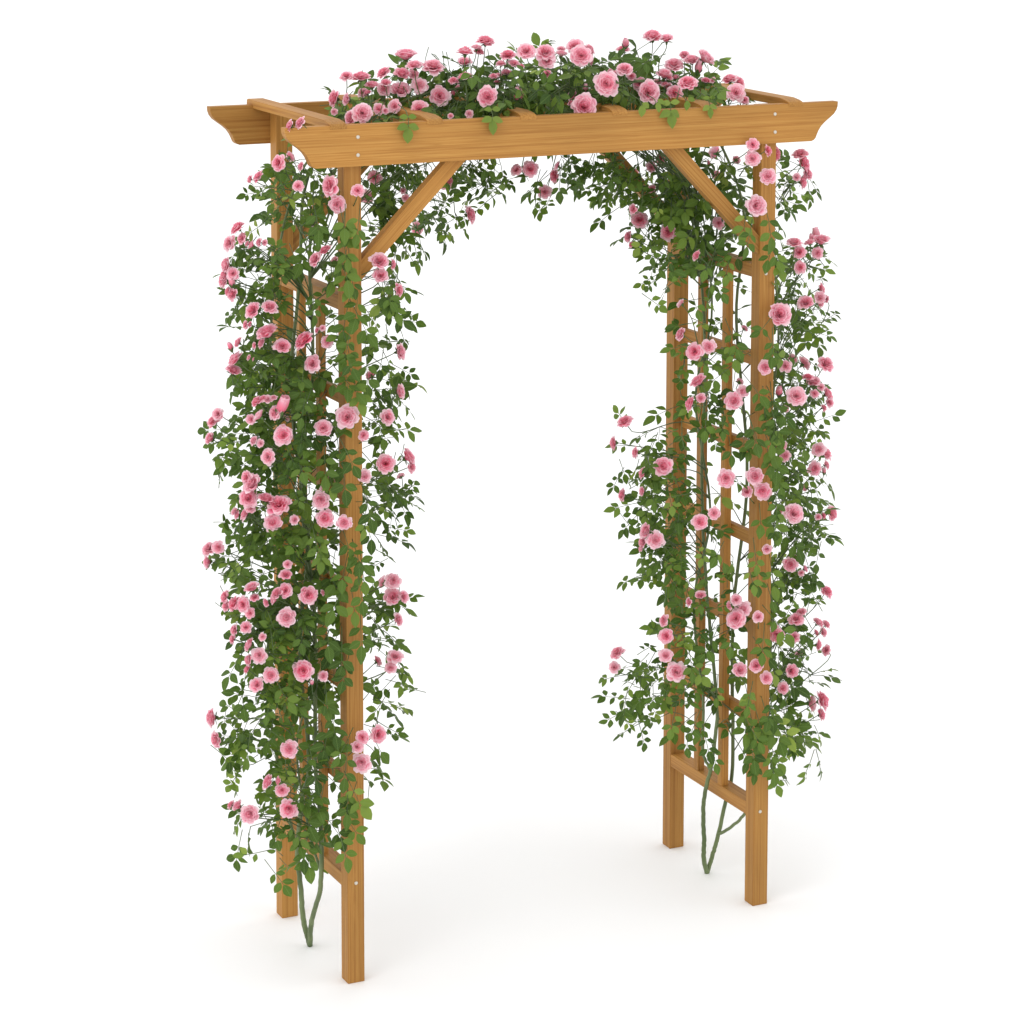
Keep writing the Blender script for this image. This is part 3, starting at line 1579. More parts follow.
-791 -2 977
-746 113 943
-700 279 855
-742 166 886
-667 316 845
-760 -16 967
-697 209 898
-637 249 867
-716 158 930
-713 101 944
-734 -24 950
-578 339 832
-667 96 915
-658 80 943
-609 279 853
-625 164 883
-552 321 851
-519 282 853
-676 -23 955
-596 144 903
-548 149 883
-568 117 884
-556 123 885
-589 -50 964
-480 108 909
-412 155 880
-415 252 837
-406 248 867
-407 131 899
-329 293 841
-366 193 874
-734 341 785
-763 277 847
-794 0 928
-797 91 875
-770 89 879
-715 309 806
-716 284 825
-665 190 861
-676 168 870
-629 379 790
-708 72 903
-673 246 833
-720 -27 915
-667 100 864
-643 169 834
-667 168 840
-615 225 843
-692 40 863
-519 287 773
-593 103 837
-636 0 880
-645 -26 913
-591 45 873
-604 17 870
-571 -50 913
-420 231 805
-386 269 797
-376 286 768
-408 241 771
-414 129 818
-402 170 793
-857 69 826
-828 99 850
-730 324 780
-792 -2 882
-806 26 860
-731 203 782
-798 83 854
-631 294 758
-712 99 804
-651 278 755
-736 108 835
-662 298 737
-574 286 737
-590 331 763
-691 42 833
-725 10 828
-600 262 759
-587 312 766
-685 -20 832
-646 7 853
-611 72 819
-579 240 776
-619 -50 869
-631 -6 830
-441 119 773
-399 301 742
-401 228 723
-422 125 800
-318 251 721
-351 218 723
-750 294 730
-794 114 794
-786 -5 812
-769 170 781
-745 130 771
-645 304 700
-729 46 795
-624 358 667
-717 156 745
-747 72 762
-695 -29 800
-641 118 770
-642 222 740
-569 313 704
-570 307 706
-539 351 676
-546 256 724
-617 155 721
-581 63 749
-602 -39 814
-393 210 709
-407 256 709
-351 188 717
-372 163 711
-320 244 661
-829 26 754
-709 222 663
-739 128 735
-700 355 633
-778 -9 773
-662 214 706
-714 63 749
-736 92 712
-697 68 755
-664 147 684
-687 20 725
-626 179 691
-685 122 727
-589 197 684
-580 233 671
-540 257 642
-538 292 643
-491 317 614
-594 64 740
-383 226 621
-403 289 617
-395 136 694
-344 293 634
-200 407 568
-875 146 688
-841 208 649
-851 56 728
-784 274 643
-798 1 731
-675 293 622
-703 231 624
-680 333 588
-780 -9 717
-726 139 643
-674 268 620
-591 323 590
-671 83 666
-633 136 670
-615 226 630
-690 89 691
-650 -29 722
-532 306 579
-520 294 593
-636 -27 686
-608 -48 688
-436 121 650
-400 228 576
-423 175 633
-332 217 589
-812 209 602
-863 105 654
-835 120 639
-752 249 567
-848 59 652
-786 209 611
-801 2 666
-772 123 632
-750 114 636
-689 223 563
-694 158 617
-592 310 521
-715 29 644
-661 80 647
-597 263 565
-646 -28 658
-648 48 615
-592 148 591
-605 -50 631
-539 209 558
-391 205 557
-449 142 579
-869 112 602
-873 164 569
-842 40 628
-791 136 577
-742 314 488
-819 16 614
-724 178 550
-748 -21 616
-593 377 455
-728 -26 636
-620 168 554
-596 303 488
-689 -30 589
-594 148 544
-586 161 558
-626 -13 618
-612 -60 596
-569 -54 597
-437 202 508
-456 131 544
-830 156 510
-855 165 541
-781 194 528
-791 261 498
-789 -5 581
-764 -16 571
-719 50 532
-627 269 446
-627 253 478
-619 278 463
-536 316 453
-680 -1 554
-558 185 455
-615 31 545
-584 115 505
-568 -50 554
-607 -69 585
-590 -79 576
-412 280 405
-424 190 453
-453 172 469
-862 71 500
-808 6 518
-743 162 459
-695 172 472
-707 104 455
-607 254 413
-603 348 379
-710 17 502
-663 -30 503
-617 140 430
-607 -52 492
-610 -59 503
-593 -50 493
-603 -63 521
-413 263 365
-854 55 441
-701 269 350
-722 36 433
-705 -29 450
-649 -29 434
-609 -50 435
-845 41 401
-700 255 346
-755 -19 430
-740 -5 412
-701 -29 398
-701 24 381
-651 101 381
-606 81 386
-576 157 350
-637 -79 407
-821 167 335
-823 17 362
-706 133 328
-779 -1 360
-702 -29 381
-568 258 234
-797 -2 321
-771 -14 339
-234 167 2219
-243 153 2205
-151 374 2187
-213 184 2220
-241 192 2217
-108 350 2196
-256 39 2206
-195 195 2218
-188 174 2198
-150 282 2178
-261 3 2230
-49 424 2155
-72 318 2175
-201 69 2212
-149 143 2218
-15 383 2185
-71 269 2181
-152 112 2218
-66 312 2207
-85 236 2200
-33 385 2156
-11 321 2204
-128 41 2198
-86 136 2173
-37 291 2189
-58 191 2194
-100 136 2212
-22 334 2166
-15 251 2177
-20 276 2197
-89 145 2173
-12 322 2154
-77 225 2190
-236 204 2142
-169 359 2139
-263 78 2175
-218 256 2150
-319 28 2156
-141 372 2128
-237 232 2164
-195 272 2118
-251 175 2131
-259 119 2155
-149 379 2144
-205 280 2164
-173 178 2159
-102 307 2137
-178 187 2123
-90 371 2109
-115 339 2149
-200 178 2135
-56 410 2122
-252 51 2182
-221 43 2168
-208 81 2156
-244 41 2180
-268 21 2179
-185 210 2166
-68 385 2117
-98 279 2140
-136 204 2135
-99 244 2162
-43 398 2131
-174 52 2162
-91 229 2148
-157 65 2153
-146 118 2174
-152 185 2142
-107 276 2145
-129 229 2154
-156 115 2170
-132 194 2139
-119 218 2161
-220 16 2182
-197 23 2179
15 341 2107
4 294 2144
3 347 2109
-112 51 2159
-23 322 2113
4 360 2132
29 372 2108
-87 95 2155
-25 255 2138
-16 267 2111
-175 3 2154
-14 316 2129
-39 193 2137
-157 34 2141
-19 281 2115
-39 249 2113
-177 7 2145
-141 63 2135
-282 105 2118
-242 224 2101
-222 174 2106
-253 109 2105
-246 195 2102
-171 337 2103
-289 80 2106
-286 123 2098
-247 110 2121
-286 54 2110
-303 19 2099
-289 30 2096
-278 104 2099
-333 2 2108
-235 22 2098
-207 147 2116
-234 123 2120
-215 135 2112
-229 126 2104
-170 189 2118
-193 129 2110
-229 28 2103
-286 4 2130
-198 197 2119
-208 119 2107
-251 45 2113
-274 22 2095
-238 23 2099
-177 221 2110
-242 10 2096
-174 42 2113
-153 111 2100
-225 16 2093
-72 257 2109
-152 88 2114
-171 45 2121
-190 23 2098
-177 115 2107
-174 58 2099
-54 280 2107
-180 87 2129
-159 143 2120
-176 24 2106
-139 187 2116
-141 196 2098
-177 22 2099
-136 85 2111
-71 164 2115
-123 73 2127
-140 3 2096
-67 171 2099
-49 244 2105
-153 9 2093
-130 105 2098
-120 119 2108
-91 106 2115
-133 15 2095
-109 103 2101
-78 211 2105
-149 36 2132
-174 344 1906
-157 330 1912
-223 265 1942
-140 375 1942
-271 125 1961
-107 420 1921
-223 212 1959
-199 128 1958
-109 357 1943
-137 300 1938
-55 419 1933
-146 209 1958
-151 293 1932
-128 296 1957
-96 328 1941
-56 430 1932
-168 202 1926
-92 267 1935
-145 177 1947
-52 345 1940
-90 255 1913
-67 267 1908
-143 123 1966
-74 262 1955
-46 389 1940
-32 401 1898
-79 330 1910
-92 174 1945
-61 231 1962
-61 177 1932
-75 135 1960
-83 183 1926
-2 313 1904
45 415 1889
-98 169 1971
-50 194 1949
-221 199 1923
-100 225 1902
-109 252 1908
-70 270 1902
-46 313 1886
-58 331 1875
-109 110 1928
-74 230 1865
-106 129 1879
-81 218 1887
-63 229 1904
-101 134 1907
-44 226 1909
-241 201 1847
-226 198 1867
-167 352 1833
-144 389 1843
-250 131 1879
-88 430 1786
-73 364 1823
-142 370 1782
-234 142 1810
-147 323 1770
-203 268 1802
"""
BLOOMS_RIGHT = """
-109 12 2255 -340 -630 700 442 0
-45 36 2249 -140 -630 770 463 0
-41 37 2227 -510 -750 410 402 0
64 169 2230 100 -250 960 285 0
96 161 2249 -460 -580 670 412 0
49 30 2238 -390 -840 370 509 0
155 193 2236 570 -590 570 319 0
166 212 2206 890 -380 250 256 0
109 9 2168 -210 -940 280 591 0
46 8 2114 -330 -850 410 540 0
84 151 2128 -860 -70 510 285 0
133 174 2139 70 -10 1000 159 1
236 167 2236 -90 -160 980 352 0
327 181 2266 -170 -260 950 483 0
177 46 2198 -280 -550 780 408 0
264 176 2166 -430 -740 520 225 0
219 175 2175 -300 -70 950 224 0
308 216 2142 -580 -730 370 356 0
246 48 2138 -250 -920 300 530 0
345 187 2147 -290 -280 910 259 0
404 208 2188 -260 -390 880 488 0
369 139 2122 -250 -920 310 373 0
19 160 2182 -740 -550 400 221 0
-15 183 1944 -330 -890 320 380 0
141 367 1895 -1000 70 0 360 0
119 377 1855 -410 -800 430 361 0
97 259 1936 -590 690 420 225 0
373 269 1918 -320 -880 360 263 0
448 357 1927 -900 -330 260 300 0
349 222 1866 -650 -250 710 248 0
238 113 1836 -950 -240 180 256 0
359 305 1777 -320 -730 600 429 0
312 281 1738 -960 180 190 296 0
319 276 1717 -940 -40 330 164 0
474 546 1866 870 290 390 205 0
405 237 1750 -840 -550 -60 427 0
439 178 2202 -240 -170 960 422 0
472 164 2206 440 -530 720 454 0
343 23 2160 -200 -440 870 475 0
372 180 2159 90 -340 940 259 0
370 175 2136 -610 -700 390 194 0
498 207 2143 -20 -310 950 262 0
539 157 2150 -250 -100 960 391 0
593 199 2135 390 -750 530 362 0
486 31 2129 -340 -870 360 448 0
519 43 2107 -250 -880 410 225 0
490 -50 2005 -240 -890 390 317 0
490 -50 1970 -390 -830 390 381 0
535 -50 1923 -440 -840 310 395 0
613 42 1966 720 -650 230 400 0
654 425 1865 -490 -720 480 245 0
481 159 1935 -260 -250 930 98 1
668 338 1914 900 300 300 236 0
652 430 1924 -320 900 300 374 0
503 -50 1850 -290 -950 80 490 0
505 145 1781 -200 -840 500 313 0
611 70 1862 -100 960 280 228 0
346 -23 1730 -860 250 440 285 0
717 76 1934 640 -620 460 458 0
733 82 1903 570 -730 380 328 0
713 74 1882 650 -750 60 327 0
672 39 1902 -330 -880 340 195 0
666 36 1735 -110 -280 950 391 0
684 41 1707 -590 -680 440 325 0
720 51 1729 -220 220 950 295 0
764 66 1729 -180 -220 960 427 0
752 61 1697 -350 -930 50 296 0
687 41 1667 -660 -750 70 313 0
707 166 1630 980 180 70 233 0
309 -11 1532 -880 100 460 349 0
343 -22 1487 -790 -550 270 420 0
381 -28 1497 -570 -780 250 344 0
375 108 1586 -380 790 480 225 0
354 -24 1411 -640 110 760 414 0
333 -19 1354 -900 360 250 370 0
362 -25 1367 -410 -850 340 223 0
455 -29 1352 -570 -760 300 410 0
482 -27 1374 -410 -890 170 296 0
543 92 1373 830 350 430 196 0
580 -40 1566 -200 -890 410 527 0
797 112 1592 780 -590 220 319 0
707 46 1574 -500 -470 720 393 0
789 107 1558 600 -720 340 299 0
533 -50 1436 -640 -740 210 359 0
641 30 1416 -370 -840 400 313 0
799 196 1380 910 60 410 370 0
753 179 1400 860 360 360 268 0
791 75 1402 140 -660 730 431 0
741 56 1360 -240 -280 930 363 0
830 129 1308 570 -590 580 335 0
844 139 1281 360 -870 340 268 0
632 -40 1352 -410 -720 560 499 0
631 44 1346 -150 -310 940 229 1
746 57 1329 -300 -820 480 231 0
771 66 1342 -230 -880 410 198 0
643 30 1303 -570 -740 360 164 0
207 92 1300 -530 -100 840 398 0
203 145 1232 -910 410 -30 375 0
221 59 1223 -970 90 200 269 0
232 43 1173 -900 250 340 288 0
273 7 1195 -340 -900 280 446 0
206 102 1107 -960 170 240 322 0
233 43 1126 -980 110 130 243 0
435 -30 1154 -410 -910 50 437 0
507 -50 1157 -590 -780 200 399 0
530 -50 1116 -550 -830 120 413 0
498 -25 1113 -600 -600 530 284 0
623 26 1210 -140 -500 850 392 0
643 30 1180 -400 -860 320 282 0
793 74 1164 490 -470 730 399 0
749 57 1130 -610 -760 200 344 0
829 127 1117 630 -670 400 235 0
809 198 1042 -210 980 60 203 0
556 94 1511 750 130 650 196 0
259 18 1004 -370 -870 330 429 0
240 35 1025 -920 -10 400 353 0
234 43 995 -980 150 130 320 0
232 46 978 -920 250 310 193 0
363 -25 1049 -300 -900 310 385 0
402 -29 1068 -240 -920 300 308 0
629 -40 1046 -110 -820 560 520 0
631 27 1039 -460 -790 400 230 0
863 149 978 560 -750 360 392 0
816 117 983 780 -570 270 201 0
545 -50 963 -470 -880 -50 246 0
664 33 889 -600 -780 180 356 0
781 186 861 810 300 510 237 0
737 77 858 650 -660 370 200 0
774 184 1014 -460 790 410 202 0
806 78 790 370 -520 770 348 0
277 7 796 -960 -40 290 302 0
283 4 755 -690 -710 140 367 0
283 4 705 -460 -750 470 341 0
309 -8 662 -300 -850 430 477 0
336 -18 843 -990 0 130 225 0
366 -25 858 -330 -330 890 257 0
468 -29 836 -370 -650 660 298 0
490 -27 808 -460 -820 350 376 0
467 -29 787 -710 -510 490 499 0
447 -30 823 -970 200 -100 225 0
521 -50 790 -450 -710 540 285 0
206 125 690 -670 -10 740 371 0
206 137 647 -210 -840 510 287 0
482 -28 649 -350 -790 500 337 0
517 -50 663 -530 -690 500 337 0
548 -50 625 -400 -890 200 312 0
688 38 741 -240 -440 860 397 0
682 37 693 -680 -680 290 278 0
621 25 709 -700 -710 60 376 0
640 70 715 20 890 460 231 0
771 62 714 540 -400 740 334 0
821 117 667 560 -680 480 270 0
798 104 638 720 -690 20 303 0
790 188 591 -120 920 370 238 0
674 35 603 -180 -950 270 318 0
645 29 563 -410 -790 460 298 0
843 209 441 960 -270 -50 391 0
822 116 480 750 -560 360 521 0
817 120 1102 -30 -120 990 141 1
763 65 1579 -480 -840 270 279 0
356 169 2143 -320 -170 930 199 0
401 194 2156 -80 -270 960 204 0
770 99 1738 -160 10 990 247 1
815 120 1273 660 -660 360 193 0
535 -50 1987 690 -660 280 300 0
358 175 2167 -180 -350 920 360 0
816 112 443 690 -650 320 316 0
88 220 2236 -200 -450 870 203 0
-44 178 2202 -80 -260 960 191 0
750 89 1731 -140 -230 960 178 1
720 77 1896 680 -700 230 214 0
237 156 2250 -90 -400 910 211 1
804 76 702 490 -450 750 248 0
226 217 2173 -760 -580 300 172 0
498 172 2147 -840 -310 440 158 0
703 42 860 -490 -490 720 173 0
720 49 1377 -60 -160 990 307 0
817 124 1562 -840 -420 350 195 0
765 62 998 -440 -760 480 172 0
683 41 1962 -310 -200 930 399 0
834 125 613 -900 -260 350 268 0
431 202 2213 -280 -430 860 271 0
455 168 2180 120 -260 960 243 1
705 42 756 -360 -170 920 287 0
788 99 674 630 -590 500 188 0
52 91 2115 -680 0 740 191 0
764 63 1178 -510 -730 460 354 0
361 169 2258 -240 -350 900 318 0
"""
LEAF_SPOTS_RIGHT = """
1 162 2221
149 415 2241
-12 174 2176
-22 219 2202
-29 180 2172
-91 76 2191
-88 67 2223
-26 159 2181
-34 188 2200
-56 143 2217
70 320 2181
-55 117 2174
55 336 2193
81 334 2154
46 357 2163
-26 134 2217
43 207 2198
86 273 2186
88 304 2202
26 164 2184
-3 97 2194
54 247 2176
98 307 2184
160 381 2190
80 259 2168
100 285 2172
89 285 2182
166 432 2179
104 205 2165
165 303 2185
158 353 2157
73 125 2175
202 399 2181
35 10 2208
35 85 2177
47 126 2198
207 424 2158
83 182 2174
207 393 2168
220 405 2155
207 427 2154
66 101 2209
77 116 2178
136 285 2165
77 60 2197
127 151 2181
78 38 2203
164 161 2186
69 19 2186
112 115 2186
243 401 2163
197 303 2186
98 109 2205
71 58 2197
260 379 2165
199 293 2197
149 210 2182
52 38 2208
305 391 2163
256 227 2171
162 134 2195
135 35 2206
159 91 2178
240 216 2203
226 221 2194
244 203 2170
313 336 2180
147 84 2211
198 159 2178
211 238 2198
-33 147 2128
-26 197 2122
-81 87 2129
9 188 2130
57 309 2137
4 258 2128
17 260 2114
-66 117 2133
-62 48 2131
63 364 2145
98 403 2134
93 432 2130
107 402 2136
14 189 2123
37 283 2148
-28 103 2135
-59 75 2140
-56 48 2175
11 263 2133
62 289 2112
-84 23 2148
87 252 2127
108 381 2115
110 378 2112
49 239 2134
150 373 2120
51 229 2109
87 293 2113
98 297 2116
75 204 2118
20 121 2154
123 343 2135
50 253 2138
16 118 2153
116 325 2104
75 254 2141
-22 13 2154
-28 60 2152
100 255 2134
-50 38 2162
-38 9 2141
-9 134 2161
101 159 2120
88 207 2115
45 77 2158
41 79 2151
64 143 2160
161 347 2126
100 191 2130
182 331 2141
183 355 2111
39 63 2144
-2 6 2138
186 412 2129
38 76 2126
30 102 2134
125 287 2134
171 287 2126
133 312 2134
-6 24 2164
146 150 2136
153 181 2130
231 382 2136
187 239 2118
261 408 2134
73 52 2129
109 55 2145
225 358 2106
220 326 2112
81 99 2158
231 315 2106
74 45 2131
193 226 2111
170 212 2107
69 75 2131
214 328 2116
221 162 2157
256 264 2142
270 286 2129
213 169 2109
118 4 2149
173 118 2123
229 217 2152
156 37 2149
256 288 2135
243 235 2129
208 146 2114
216 196 2129
159 50 2122
225 224 2132
314 366 2109
177 105 2155
-60 129 2100
-61 94 2106
11 237 2100
13 193 2107
-93 41 2116
10 221 2102
-106 28 2090
-67 25 2096
-127 1 2105
103 376 2043
-20 146 2102
-105 53 2101
-99 15 2106
-77 19 2099
-88 26 2096
-18 183 2102
-129 3 2100
-41 26 2093
10 91 2100
78 275 2059
70 231 2060
-52 26 2098
-7 66 2101
-19 12 2104
-31 36 2099
-50 55 2121
44 229 2059
20 104 2105
-47 6 2093
-32 59 2128
21 93 2113
-23 8 2121
-42 35 2112
-20 13 2113
-48 48 2103
55 175 2109
-58 36 2130
39 29 2102
37 96 2105
48 106 2098
128 254 2054
44 42 2116
152 319 2050
17 17 2091
20 16 2094
136 238 2101
30 25 2097
44 119 2111
34 26 2095
13 59 2113
-1 28 2105
19 20 2097
72 71 2099
154 191 2101
47 11 2103
204 275 2057
119 101 2108
139 120 2100
43 11 2108
269 408 2032
99 28 2112
98 88 2114
68 45 2105
144 165 2103
42 4 2098
153 27 2113
129 42 2100
119 29 2092
138 29 2095
164 70 2114
172 66 2098
254 287 2057
287 329 2038
109 27 2091
116 26 2115
233 242 2054
140 20 2104
42 253 1952
-46 152 1958
-22 137 1927
-35 171 1919
15 204 1953
-37 160 1950
-11 233 1911
-30 122 1949
-53 153 1921
65 207 1953
164 418 1889
113 330 1937
99 268 1944
133 376 1897
-9 128 1955
32 178 1947
12 115 1944
91 307 1928
112 180 1918
167 328 1929
152 354 1931
78 126 1919
71 169 1934
133 211 1950
176 373 1883
177 267 1936
114 159 1956
133 195 1919
190 232 1930
261 400 1925
96 119 1944
184 226 1927
125 117 1944
131 104 1937
237 276 1897
321 401 1878
165 143 1955
205 227 1905
240 209 1937
260 324 1920
258 294 1923
0 214 1910
77 356 1885
85 430 1836
123 421 1829
-3 236 1859
46 292 1890
85 409 1877
288 410 1831
242 349 1864
253 335 1836
169 171 1863
245 292 1883
327 426 1849
290 360 1830
210 147 1870
220 199 1887
230 255 1811
233 170 2240
201 70 2261
362 208 2218
295 98 2219
325 244 2231
301 117 2232
325 198 2228
169 158 2208
305 353 2147
229 275 2199
261 266 2182
162 128 2209
220 204 2200
292 376 2140
270 264 2162
255 305 2162
167 137 2164
188 161 2171
294 346 2181
285 217 2165
266 220 2166
330 254 2197
270 226 2186
369 381 2180
192 59 2172
268 205 2195
373 348 2139
188 30 2178
213 88 2178
179 23 2195
300 255 2162
290 159 2157
336 241 2153
396 288 2164
283 91 2162
321 179 2200
409 398 2162
475 430 2142
345 221 2156
368 314 2168
285 27 2178
467 344 2149
387 153 2194
315 80 2171
357 95 2163
496 394 2175
358 145 2173
428 195 2169
436 130 2183
484 270 2173
416 103 2169
560 367 2139
516 328 2149
369 32 2210
527 239 2147
525 209 2151
436 33 2206
610 398 2173
627 436 2120
159 141 2119
317 426 2113
209 191 2148
218 165 2149
172 138 2149
228 264 2120
177 124 2154
263 298 2115
139 15 2142
114 47 2131
164 69 2166
244 204 2116
148 81 2143
120 61 2161
211 79 2117
396 431 2112
340 305 2140
335 312 2121
408 414 2127
318 255 2113
347 294 2140
369 377 2127
275 150 2132
411 425 2117
234 167 2129
331 346 2117
213 45 2120
222 54 2164
306 121 2129
330 202 2131
327 238 2126
309 162 2153
327 192 2122
222 24 2146
327 234 2141
327 245 2123
263 63 2119
305 158 2113
235 50 2119
255 47 2141
216 33 2141
357 263 2105
407 202 2147
299 74 2142
383 223 2110
293 29 2136
414 248 2125
382 183 2112
390 190 2131
375 206 2141
435 317 2105
443 328 2114
375 176 2151
398 177 2128
410 200 2110
443 331 2117
347 40 2156
338 17 2120
460 261 2106
356 53 2129
508 257 2110
317 3 2136
398 100 2116
359 35 2119
427 133 2126
335 39 2128
576 431 2120
516 296 2109
450 150 2124
554 312 2129
524 268 2113
464 177 2111
453 92 2109
429 32 2155
453 85 2153
410 53 2126
407 42 2136
583 343 2123
516 218 2139
527 284 2124
404 53 2150
412 9 2148
500 129 2132
520 135 2135
552 126 2102
476 34 2112
524 156 2105
460 51 2118
555 226 2140
116 41 2100
240 219 2102
317 420 2041
298 332 2046
159 38 2099
121 13 2099
99 7 2103
141 78 2114
92 8 2101
382 417 2028
202 81 2108
203 16 2092
310 264 2046
163 26 2106
148 5 2094
274 198 2056
168 5 2107
161 7 2102
164 12 2095
155 13 2099
393 424 2041
170 19 2123
184 4 2104
255 24 2092
440 375 2042
252 95 2101
404 366 2036
227 12 2113
294 87 2108
263 45 2100
400 290 2050
208 15 2096
275 83 2098
504 394 2030
342 85 2104
533 417 2040
313 22 2103
309 29 2099
415 289 2042
310 6 2103
433 247 2056
437 310 2038
304 39 2115
368 139 2103
291 16 2103
374 172 2058
515 377 2044
487 372 2037
360 145 2057
513 297 2038
347 7 2092
368 45 2107
358 40 2108
499 332 2038
355 24 2094
416 12 2099
438 30 2092
492 157 2055
621 421 2034
571 345 2045
463 14 2098
461 20 2091
486 28 2102
477 102 1952
502 241 1982
519 194 1968
540 181 1939
593 265 1950
554 197 1947
204 174 1919
203 191 1953
307 336 1921
223 182 1907
311 393 1925
153 127 1952
313 343 1898
304 354 1896
318 425 1880
159 124 1950
391 381 1884
212 129 1910
317 320 1930
251 200 1918
292 195 1948
251 112 1922
353 343 1922
369 327 1910
260 138 1921
303 295 1896
329 278 1929
388 257 1935
300 154 1929
452 390 1888
430 424 1894
469 428 1889
394 264 1926
268 110 1918
338 171 1908
380 270 1924
473 397 1905
460 333 1876
487 378 1913
460 379 1909
424 282 1924
487 368 1887
340 144 1922
502 357 1906
520 408 1881
600 418 1891
556 416 1907
435 193 1894
556 370 1911
584 399 1879
502 280 1888
428 158 1904
480 216 1929
492 226 1925
477 120 1907
464 162 1895
541 207 1904
472 163 1916
541 291 1923
613 362 1871
567 295 1919
528 230 1931
543 183 1910
615 333 1891
509 118 1917
529 143 1899
596 290 1879
500 104 1928
531 180 1900
613 202 1901
493 -74 1962
624 44 1943
825 279 1908
725 208 1915
651 54 1929
705 176 1909
709 141 1882
717 76 1930
921 340 1849
307 358 1865
285 281 1862
307 374 1838
274 263 1845
173 168 1861
349 414 1847
178 149 1871
336 274 1858
265 218 1852
307 210 1854
296 212 1873
298 294 1874
393 406 1862
396 382 1831
376 295 1838
404 362 1854
301 135 1863
418 331 1857
308 164 1875
334 160 1863
328 219 1876
381 238 1840
319 138 1867
445 284 1847
376 218 1854
511 408 1827
399 221 1874
458 358 1827
385 209 1859
487 324 1866
429 289 1868
497 365 1853
491 246 1858
496 292 1830
502 338 1862
426 108 1859
501 330 1846
508 254 1862
457 165 1847
540 412 1808
385 135 1854
471 120 1887
611 409 1844
624 404 1800
507 213 1869
466 120 1860
509 179 1861
455 150 1875
517 103 1881
552 212 1857
645 349 1824
648 334 1848
507 120 1877
631 321 1823
582 151 1877
472 -65 1915
547 -54 1876
734 212 1819
653 73 1865
820 291 1827
700 159 1833
674 110 1837
791 292 1849
739 85 1860
850 236 1840
350 360 1809
278 243 1800
250 188 1843
339 330 1774
274 173 1846
293 111 1840
426 333 1790
391 327 1808
364 311 1818
406 348 1779
357 255 1802
355 150 1836
478 310 1806
393 168 1828
372 123 1834
375 149 1798
486 403 1801
352 147 1832
399 238 1799
405 202 1810
478 262 1793
432 154 1817
582 428 1761
411 170 1818
456 229 1816
415 123 1823
397 152 1814
458 225 1813
552 274 1776
486 106 1811
476 147 1816
568 334 1788
594 331 1807
507 150 1814
594 402 1787
654 385 1747
546 135 1823
560 205 1778
631 331 1804
486 -26 1832
536 -50 1822
693 95 1810
703 88 1824
772 260 1771
752 116 1809
282 160 1762
349 356 1753
283 251 1785
348 361 1731
393 365 1723
382 327 1741
370 240 1775
389 324 1741
407 293 1749
322 102 1770
369 135 1759
525 395 1707
393 194 1749
482 362 1711
394 233 1764
422 304 1748
535 386 1725
580 422 1722
491 242 1733
526 337 1748
424 114 1784
521 315 1724
421 164 1759
613 345 1709
488 202 1769
467 174 1782
560 261 1734
621 410 1722
492 195 1740
517 168 1776
672 362 1739
690 410 1711
661 398 1701
553 141 1745
479 -63 1791
669 115 1742
721 196 1765
730 116 1728
274 125 1743
398 354 1692
355 274 1705
259 14 1741
451 372 1698
399 303 1668
368 171 1716
404 200 1729
452 274 1676
378 125 1743
418 212 1691
432 135 1720
507 211 1710
430 132 1734
578 385 1659
384 -12 1721
436 -30 1715
663 416 1637
664 371 1651
502 125 1711
630 63 1694
756 216 1671
550 -60 1755
550 -62 1730
544 -72 1731
847 308 1661
774 150 1668
849 265 1658
831 268 1671
811 244 1661
790 109 1692
855 227 1649
239 31 1693
288 115 1654
409 353 1611
483 380 1647
380 181 1648
415 242 1670
293 -6 1676
483 263 1663
562 350 1647
539 333 1644
417 23 1701
545 236 1630
549 -49 1662
776 264 1643
715 140 1654
743 234 1609
621 44 1648
855 282 1589
824 307 1611
859 311 1586
778 228 1608
833 234 1596
758 153 1659
822 128 1663
787 152 1658
226 47 1618
269 7 1657
432 298 1598
344 201 1586
312 -13 1637
370 143 1638
371 -27 1661
470 220 1572
603 350 1569
609 331 1587
673 335 1574
568 -31 1614
744 193 1558
626 54 1605
670 65 1616
665 86 1580
740 186 1594
721 75 1584
767 213 1555
766 180 1576
801 273 1548
748 143 1566
812 276 1561
830 133 1609
330 -19 1610
404 24 1602
567 224 1510
611 293 1509
637 274 1509
791 266 1503
558 -57 1572
701 170 1526
636 62 1576
725 185 1506
640 55 1566
701 67 1539
760 190 1513
791 221 1505
800 236 1496
861 294 1508
849 297 1501
960 333 1465
886 243 1514
305 -10 1522
373 -27 1558
441 -30 1534
576 235 1464
707 359 1450
532 -50 1543
618 41 1535
634 65 1513
701 118 1474
539 -76 1511
734 196 1481
809 277 1432
788 211 1472
819 259 1437
764 122 1475
825 255 1481
790 243 1441
830 144 1466
916 287 1437
297 -7 1500
339 -21 1507
442 -30 1500
529 -64 1483
646 49 1434
706 140 1430
554 -47 1496
644 65 1430
690 134 1451
747 238 1419
713 132 1431
688 62 1443
867 315 1383
828 274 1421
764 155 1401
701 79 1462
709 115 1420
766 94 1410
885 288 1370
349 64 1440
481 286 1376
418 55 1432
354 -1 1414
434 -30 1435
493 90 1425
507 58 1395
524 -70 1448
718 206 1389
707 183 1374
695 125 1397
735 225 1353
712 161 1375
728 170 1360
675 57 1398
765 173 1370
749 119 1388
789 185 1368
741 87 1363
502 349 1315
360 -25 1385
394 43 1396
581 305 1285
547 169 1338
494 -25 1362
497 -30 1402
533 -50 1356
564 -33 1355
640 67 1333
569 -41 1387
555 -67 1365
562 -36 1355
749 216 1324
673 128 1356
723 74 1342
786 183 1291
762 190 1312
827 241 1287
854 315 1283
755 119 1325
712 87 1351
824 126 1333
859 253 1314
874 224 1320
826 188 1296
813 138 1295
870 205 1324
418 237 1285
350 -23 1344
400 33 1326
414 -30 1308
506 152 1280
444 -30 1349
720 385 1235
529 -55 1328
760 235 1273
565 -52 1336
737 164 1252
555 -64 1309
564 -53 1298
551 -63 1313
753 186 1262
690 77 1309
787 213 1237
813 199 1274
735 159 1284
